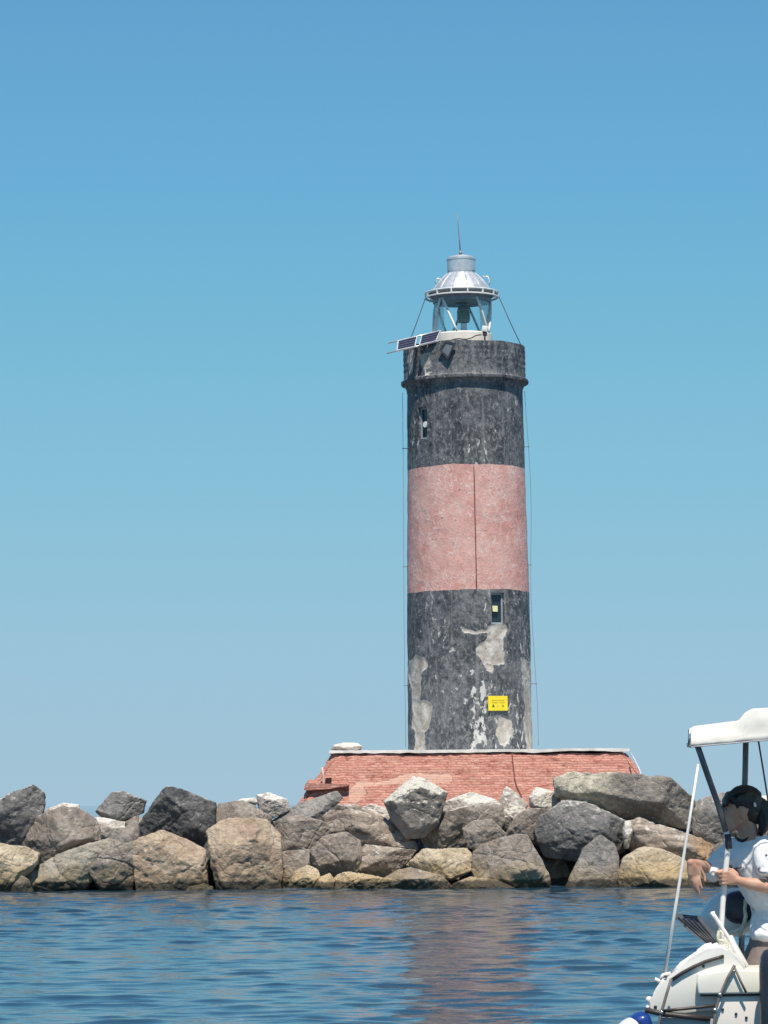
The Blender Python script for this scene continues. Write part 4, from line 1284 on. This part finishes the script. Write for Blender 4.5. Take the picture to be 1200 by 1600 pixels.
# rounded white casing with a navy oval pad
bm = bmesh.new(); puff(bm, [(1094,1437), (1100,1420), (1113,1403), (1130,1392), (1152,1388), (1168,1394), (1178,1412), (1184,1436), (1178,1452), (1158,1462), (1132,1464), (1112,1456)], 12.4, .13, .25, 4, 6, .6)
cas = part('pod_casing', bm, plain('pale_grey_blue_shell', (.66, .68, .68), .35, 0, .04, 4))
bm = bmesh.new(); puff(bm, [(1133,1404), (1140,1395), (1156,1392), (1167,1397), (1175,1412), (1178,1428), (1172,1438), (1158,1443.5), (1143,1441), (1133,1430)], 12.27, .05, .06, 4, 5, .5)
part('pod_pad', bm, NAVY, cas)
bm = bmesh.new(); tube(bm, [P(x, y, 12.225) for x, y in ((1165,1405), (1163.5,1420), (1165,1432), (1162,1446), (1157,1456), (1155,1465))], .011, 8); part('pod_strap', bm, ROPE, cas)
bm = bmesh.new(); tube(bm, [P(x, y, 12.24) for x, y in ((1126,1462), (1140,1458), (1155,1452), (1170,1443), (1178,1436))], .010, 8); part('pod_piping', bm, GEL, cas)
# ribbed dark board tilted over the stern
bm = bmesh.new()
brd = [(1054,1431.5), (1095,1436), (1127,1478), (1123,1485), (1112,1481), (1098,1472), (1075,1455)]
ys_ = [11.9, 12.05, 12.0, 11.95, 11.9, 11.86, 11.84]
prism(bm, [P(x, y, 11.9) + Vector((0, (y - 1455) * -.004 , 0)) for x, y in brd], (.01, .03, .012)); bevel_all(bm, .004, 1)
bd = part('board', bm, SLATE, angle=40)
for k in range(5):
    t_ = k / 4
    a_ = (1062 + 30 * t_, 1434.5 + 3.5 * t_ * 1.0); b_ = (1110 + 13 * t_, 1477 + 1 * t_)
    bm = bmesh.new()
    tube(bm, [P(*a_, 11.895) + Vector((0, (a_[1] - 1455) * -.004, 0)), P(*b_, 11.895) + Vector((0, (b_[1] - 1455) * -.004, 0))], .0055, 6)
    part('rib', bm, plain('dark_board_rib', (.03, .034, .042), .5), bd)
# loose cream line made fast at the foot of the frame: a thing of its own
bm = bmesh.new()
tube(bm, [P(x, y, 11.6) for x, y in smooth_loop([(1124,1455), (1122,1462), (1123,1469), (1130,1470), (1133,1474), (1131,1482), (1127,1490), (1130,1497), (1134,1488), (1136,1476), (1130,1466), (1128,1458)], 4)], .0085, 8)
o = bm_obj('rope', bm, ROPE); tag(o, 'cream rope knotted round the foot of the canopy frame', 'rope')
# fenders
f1 = empty('boat_fender', P(1212, 1545, 11.25), 'dark navy upright fender with rounded top against the white boat side', 'fender')
bm = bmesh.new()
c_ = P(1213, 1545, 11.22); rr_ = .083; zt_ = P(1200, 1482, 11.22).z - c_.z
lathe(bm, [(.001, -.55), (.05, -.53), (.075, -.48), (rr_, -.40), (rr_, zt_ - .09), (rr_ * .93, zt_ - .04), (rr_ * .7, zt_ - .01), (.03, zt_), (.001, zt_)], c_, 28, close=False)
bm_obj('fender_body', bm, plain('dark_navy_vinyl', (.022, .027, .04), .3, 0, .2, 6), f1)
bm = bmesh.new(); tube(bm, [c_ + Vector((0, 0, zt_ - .01)), c_ + Vector((0, .05, zt_ + .05)), c_ + Vector((.02, .16, zt_ - .02))], .012, 8); bm_obj('eye_line', bm, ROPE, f1)
f2 = empty('boat_fender', P(990, 1592, 11.4), 'white fender with a royal blue end, hanging off the stern corner', 'fender')
bm = bmesh.new(); puff(bm, [(958,1618), (966,1602), (978,1592), (992,1590), (1000,1598), (1006,1620), (985,1640), (960,1640)], 11.4, .09, .09, 4, 6, .55); bm_obj('fender_body', bm, plain('white_vinyl', (.78, .80, .82), .35), f2)
bm = bmesh.new(); puff(bm, [(984,1590), (992,1583), (1004,1580), (1014,1586), (1019,1600), (1016,1625), (1003,1618), (996,1600)], 11.42, .085, .085, 4, 6, .55); bm_obj('fender_cap', bm, plain('royal_blue_vinyl', (.012, .045, .24), .3), f2)

# ------------------------------------------------------------------ the person at the stern
pr = random.Random(5)
def hull_of(bm, spheres):
    """convex hull of spheres [(centre, radius or (rx, ry, rz))] added as one closed piece"""
    tmp = bmesh.new()
    for c_, r_ in spheres:
        r3 = (r_, r_, r_) if isinstance(r_, (int, float)) else r_
        bmesh.ops.create_icosphere(tmp, subdivisions=3 if max(r3) > .03 else 2, radius=1, matrix=Matrix.Translation(c_) @ Matrix.Diagonal((*r3, 1)))
    res = bmesh.ops.convex_hull(tmp, input=list(tmp.verts))
    junk = list({g for g in res['geom_interior'] + res['geom_unused'] if isinstance(g, bmesh.types.BMVert)})
    if junk: bmesh.ops.delete(tmp, geom=junk, context='VERTS')
    me = bpy.data.meshes.new('t'); tmp.to_mesh(me); tmp.free()
    bm.from_mesh(me); bpy.data.meshes.remove(me)
def chain(bm, pts):
    for (a, ra), (b, rb_) in zip(pts, pts[1:]): hull_of(bm, [(a, ra), (b, rb_)])
def vox(bm, size, smooth=1):
    me = bpy.data.meshes.new('v'); bm.to_mesh(me); bm.free()
    return voxelise(me, size, smooth)
G = P
person = empty('person', Vector((P(1190, 1480, 12.1).x, 12.1 + NEAR, zfl)), 'person with dark ponytail in white t-shirt, holding the canopy pole, one hand lowered', 'person')
HC = G(1157, 1263, 12.1)
V3 = Vector
# joints
neck = G(1173, 1318, 12.11); shN = G(1194, 1327, 11.95); shF = G(1150, 1327, 12.22); chest = G(1175, 1352, 12.1)
waist = G(1211, 1426, 12.1); hipN = G(1211, 1478, 12.02); hipF = G(1203, 1478, 12.2)
elN = G(1216, 1388, 11.86); wrN = G(1152, 1375.5, 11.88)
elF = G(1109, 1357, 12.02); wrF = G(1079, 1348, 11.86)
bm = bmesh.new()
# torso
hull_of(bm, [(shN, .05), (shF, .05), (chest, .11)]); hull_of(bm, [(chest, (.11, .15, .11)), (waist, (.10, .13, .09))]); hull_of(bm, [(waist, (.10, .13, .09)), (hipN, .10), (hipF, .10)])
hull_of(bm, [(neck, .055), (HC + V3((.028, 0, -.075)), .050)]); hull_of(bm, [(neck, .06), (shN, .045), (shF, .045)])
# skull and face
hull_of(bm, [(HC + V3((.012, 0, .012)), (.092, .074, .100))])
hull_of(bm, [(HC + V3((-.036, 0, -.02)), (.052, .062, .06)), (HC + V3((-.046, 0, -.085)), (.034, .042, .03)), (HC + V3((-.064, 0, -.112)), (.020, .022, .018))])
hull_of(bm, [(HC + V3((.01, 0, -.05)), (.05, .062, .04)), (HC + V3((-.04, 0, -.095)), (.03, .04, .02))])
hull_of(bm, [(HC + V3((-.086, 0, -.004)), .010), (HC + V3((-.103, 0, -.042)), .0105), (HC + V3((-.088, 0, -.05)), .014)])
hull_of(bm, [(HC + V3((-.087, 0, -.070)), (.009, .018, .006)), (HC + V3((-.078, 0, -.072)), (.012, .022, .01))])
hull_of(bm, [(HC + V3((-.085, 0, -.083)), (.009, .016, .006)), (HC + V3((-.074, 0, -.083)), (.012, .02, .009))])
for s_ in (-1, 1):
    hull_of(bm, [(HC + V3((.006, s_ * .074, -.012)), (.019, .012, .025)), (HC + V3((.002, s_ * .071, -.043)), (.011, .010, .012))])
    hull_of(bm, [(HC + V3((-.078, s_ * .03, .008)), (.014, .026, .007))])
# near arm: elbow out of sight, forearm to the pole
chain(bm, [(shN, .052), (G(1206, 1358, 11.88), .041), (elN, .034), (G(1186, 1383, 11.86), .034), (G(1165, 1379, 11.87), .027), (wrN, .022)])
# near hand: palm beside the pole, four fingers round it, thumb above
kn = [G(1140, 1363.5 + 5.6 * i, 11.888) for i in range(4)]
hull_of(bm, [(wrN, (.026, .02, .026)), (kn[0], .013), (kn[3], .012), (G(1149, 1368, 11.885), .014)])
for i in range(4):
    y_ = 1363.5 + 5.6 * i; r_ = (.0092, .0096, .0092, .008)[i]
    chain(bm, [(kn[i], r_ * 1.12), (G(1130, y_ + .3, 11.893), r_ * 1.05), (G(1123.5 + i * .6, y_ + 1.0, 11.925), r_), (G(1128, y_ + 1.4, 11.955), r_ * .9), (G(1134, y_ + 1.2, 11.958), r_ * .8)])
chain(bm, [(G(1150, 1366, 11.89), .015), (G(1144, 1360, 11.91), .012), (G(1135, 1358.5, 11.955), .010), (G(1124, 1361, 11.955), .0085), (G(1117, 1363.5, 11.945), .0072)])
# far arm and its drooping hand
chain(bm, [(shF, .05), (G(1128, 1346, 12.12), .040), (elF, .031), (G(1093, 1351, 11.93), .027), (wrF, .021)])
fk = [G(1077.5 + 5.0 * i, 1366.5 - .4 * i, 11.865 + .006 * i) for i in range(4)]
hull_of(bm, [(wrF, (.021, .018, .019)), (G(1083, 1352, 11.86), .015), (fk[0], .0115), (fk[3], .012)])
tips = [(1081.5, 1386, 11.90), (1087.5, 1393, 11.89), (1093, 1397, 11.88), (1097, 1388.5, 11.87)]
for i in range(4):
    a_ = fk[i]; b_ = G(*tips[i]); r_ = (.0075, .008, .0082, .0078)[i]
    bow = V3((-.006, -.006, .004))
    chain(bm, [(a_, r_ * 1.2), (a_.lerp(b_, .42) + bow, r_), (a_.lerp(b_, .74) + bow * .7, r_ * .9), (b_, r_ * .72)])
chain(bm, [(G(1089, 1354, 11.89), .014), (G(1096.5, 1362, 11.91), .0105), (G(1101, 1370, 11.915), .0088), (G(1101.5, 1376.5, 11.91), .0072)])
# legs to the cockpit floor
for hp, kx, fx, yy in ((hipN, 1188, 1200, 11.98), (hipF, 1180, 1190, 12.22)):
    kz = .76 + .44; kn_ = V3((P(kx, 1500, yy).x - .02, yy + NEAR, kz)); an_ = V3((P(fx, 1500, yy).x + .02, yy + NEAR, .76 + .08))
    chain(bm, [(hp, .092), (hp.lerp(kn_, .5), .075), (kn_, .053), (kn_.lerp(an_, .35), .050), (an_, .034)])
    hull_of(bm, [(an_ + V3((.03, 0, -.045)), (.03, .028, .025)), (an_ + V3((-.10, 0, -.055)), (.045, .036, .016)), (an_, .03)])
SKIN = NT('skin')
p_ = SKIN.pos()
SKIN.b.inputs['Subsurface Weight'].default_value = .08
SKIN.b.inputs['Subsurface Radius'].default_value = (.02, .008, .004)
SKIN.set(SKIN.mix(SKIN.ramp(SKIN.noise(p_, 14, 4), .35, .68), (.46, .255, .175), (.56, .335, .24)), .5, 0, None, .35)
me = vox(bm, .0052, 1)
link('body', me, SKIN.m, person)
# hair
bm = bmesh.new()
hull_of(bm, [(HC + V3((.020, 0, .036)), (.094, .084, .086))])
hull_of(bm, [(HC + V3((.050, 0, -.005)), (.064, .074, .082)), (HC + V3((.058, 0, -.055)), (.040, .048, .036))])
for i in range(9):
    y_ = -.060 + .015 * i
    chain(bm, [(HC + V3((-.060, y_, .075 - 3 * y_ * y_)), .014), (HC + V3((-.087 + 3.4 * y_ * y_, y_, .040)), .010), (HC + V3((-.092 + 3.6 * y_ * y_, y_ * 1.05, .006 + .01 * pr.random())), .005)])
chain(bm, [(HC + V3((.085, 0, .035)), .032), (HC + V3((.118, 0, .010)), .036), (HC + V3((.128, -.005, -.035)), .036), (HC + V3((.122, -.012, -.08)), .031), (HC + V3((.108, -.02, -.122)), .020), (HC + V3((.100, -.024, -.145)), .006)])
me = vox(bm, .005, 1)
for v in me.vertices:
    q = v.co * 1.0
    v.co += v.normal * (.0035 * noise.noise(V3((q.x * 45, q.y * 90, q.z * 16))) + .002 * noise.noise(V3((q.x * 110, q.y * 160, q.z * 30))))
HAIR = NT('dark_hair')
p_ = HAIR.scale(HAIR.pos(), (60, 160, 22))
hn = HAIR.noise(p_, 1, 4, .6)
HAIR.set(HAIR.mix(hn, (.010, .009, .010), (.035, .028, .026)), .38, 0, HAIR.bump(hn, .004, .6), .5)
bm = bmesh.new(); bm.from_mesh(me)
for i in range(60):                    # combed strands over the crown, loose ends in the ponytail
    a_ = pr.uniform(-1.25, 1.25); s0 = pr.uniform(0, .25)
    pts_ = []
    for q_ in np.linspace(s0, 1, 7):
        e_ = R(20 + 128 * q_)          # from the forehead over the crown to the tie
        w_ = math.sin(a_) * (.088 - .05 * q_ ** 2)
        pts_.append(HC + V3((.020 - .091 * math.cos(e_) + .01 * q_, w_, .036 + .0835 * math.sin(e_) * max(.35, math.cos(a_ * .8)) + .002 * pr.random())))
    tube(bm, pts_, .0022, 5, .0012)
for i in range(36):
    y_ = pr.uniform(-.03, .03); x_ = pr.uniform(-.02, .02)
    tube(bm, [HC + V3((.100 + x_, y_, .035)), HC + V3((.132 + x_ * 1.3, y_ * 1.4 - .005, -.02)), HC + V3((.130 + x_ * 1.5, y_ * 1.4 - .015, -.085)), HC + V3((.108 + x_ * 1.9, y_ * 1.3 - .024, -.135 - .03 * pr.random()))], .003, 5, .0008)
for i in range(14):                    # thin fringe on the forehead
    y_ = pr.uniform(-.07, .05)
    tube(bm, [HC + V3((-.080 + 2.6 * y_ * y_, y_, .050)), HC + V3((-.096 + 3.0 * y_ * y_, y_, .022)), HC + V3((-.095 + 3.2 * y_ * y_, y_ + .006, -.004 - .012 * pr.random()))], .0024, 5, .0008)
bm.to_mesh(me); bm.free()
link('hair', me, HAIR.m, person)
bm = bmesh.new(); c_ = G(1176.5, 1257, 12.1) + V3((0, -.085, 0)); hull_of(bm, [(c_, (.007, .006, .012)), (c_ + V3((.004, .002, -.008)), .004)]); bm_obj('hair_clip', bm, plain('pearl_clip', (.75, .74, .76), .2), person)
# eyes and brows
for s_ in (-1, 1):
    bm = bmesh.new(); c_ = HC + V3((-.080, s_ * .030, -.012)); bmesh.ops.create_uvsphere(bm, u_segments=14, v_segments=10, radius=.0115, matrix=Matrix.Translation(c_))
    e_ = bm_obj('eye', bm, plain('eye_white', (.30, .27, .25), .25), person)
    bm = bmesh.new(); tube(bm, [c_ + V3((-.008, s_ * .003, 0)), c_ + V3((-.0122, s_ * .004, 0))], .006, 12); bm_obj('iris', bm, plain('dark_iris', (.02, .012, .008), .2), e_)
    bm = bmesh.new(); tube(bm, [c_ + V3((-.016, -s_ * .014, .022)), c_ + V3((-.017, s_ * .003, .025)), c_ + V3((-.006, s_ * .022, .020))], .0035, 6); bm_obj('eyebrow', bm, HAIR.m, person)
# t-shirt: body, two wide sleeves
bm = bmesh.new()
hull_of(bm, [(shN + V3((0, .01, .0)), .064), (shF, .064), (chest + V3((0, 0, .01)), (.125, .165, .11))])
hull_of(bm, [(neck + V3((.002, 0, -.012)), (.068, .075, .03)), (shN, .058), (shF, .058)])
hull_of(bm, [(chest, (.128, .165, .11)), (waist + V3((-.002, 0, .02)), (.118, .155, .08))])
hull_of(bm, [(waist, (.118, .155, .08)), (G(1209, 1460, 12.0), (.125, .12, .055)), (G(1205, 1458, 12.2), (.118, .10, .05))])
hull_of(bm, [(shN, .070), (G(1203, 1348, 11.89), (.082, .075, .06)), (G(1207, 1362, 11.87), (.088, .08, .035))])
hull_of(bm, [(shF, .068), (G(1130, 1346, 12.12), .070), (G(1113, 1362, 12.04), (.048, .085, .058))])
me = vox(bm, .0065, 5)
for v in me.vertices:
    q = v.co
    f_ = .55 * noise.noise(V3((q.x * 7 + q.z * 3, q.y * 6, q.z * 4))) + .45 * noise.noise(V3((q.x * 17 + q.z * 9, q.y * 15, q.z * 8 - q.x * 5)))
    v.co += v.normal * (.012 * f_ - .008 * max(0, .16 - abs(f_)) / .16)
SH = NT('white_cotton')
p_ = SH.pos()
SH.set(SH.mix(SH.noise(p_, 10, 4), (.76, .76, .76), (.82, .815, .81)), .85, 0, SH.bump(SH.noise(p_, 26, 5), .008, .6), .15)
shirt = link('t_shirt', me, SH.m, person)
bvh = BVHTree.FromPolygons([v.co.copy() for v in me.vertices], [tuple(f.vertices) for f in me.polygons])
def on_shirt(x, y, out=.003):
    d_ = ray(x, y).normalized()
    h_ = bvh.ray_cast(CAM, d_)
    return None if h_[0] is None else h_[0] + h_[1] * out
def shirt_line(name, pts, r_, m_, parent):
    q = [on_shirt(x, y) for x, y in pts]
    q = [v for v in q if v is not None]
    if len(q) < 2: return
    bm = bmesh.new(); tube(bm, q, r_, 6); return bm_obj(name, bm, m_, parent)
PRINT = plain('grey_shirt_print', (.13, .13, .15), .8, 0, .3, 30)
PR2 = plain('pale_grey_shirt_print', (.42, .42, .47), .8, 0, .2, 30)
for pts_, r_, m_ in (([(1141, 1352), (1144, 1357), (1149, 1360), (1154, 1361)], .005, PRINT), ([(1149, 1357), (1154, 1356), (1158, 1355), (1158, 1350)], .005, PRINT), ([(1144, 1362), (1150, 1365), (1157, 1364), (1161, 1360), (1162, 1354)], .004, PR2), ([(1147, 1367), (1152, 1369), (1160, 1369)], .005, PR2),
                     ([(1187, 1362), (1192, 1363.5), (1197, 1363)], .004, PRINT), ([(1187, 1355), (1186, 1360)], .004, PRINT), ([(1197, 1370), (1199, 1371)], .005, PRINT), ([(1197, 1335), (1199, 1337)], .004, PRINT)):
    shirt_line('print', pts_, r_, m_, shirt)
shirt_line('neckband', [(1146, 1303), (1150, 1309), (1155, 1313), (1160, 1314), (1167, 1312), (1174, 1307), (1180, 1300), (1187, 1296), (1194, 1295)], .008, plain('black_neckband', (.02, .02, .025), .8), shirt)
# shorts
bm = bmesh.new()
hull_of(bm, [(hipN, .112), (hipF, .112), (waist, (.11, .14, .06))])
for hp, kx, yy in ((hipN, 1186, 11.99), (hipF, 1176, 12.22)):
    hull_of(bm, [(hp, .108), (V3((P(kx, 1500, yy).x, yy + NEAR, hp.z - .16)), .095)])
me = vox(bm, .008, 2)
link('shorts', me, plain('taupe_shorts', (.22, .17, .15), .85, 0, .1, 10, .4), person)
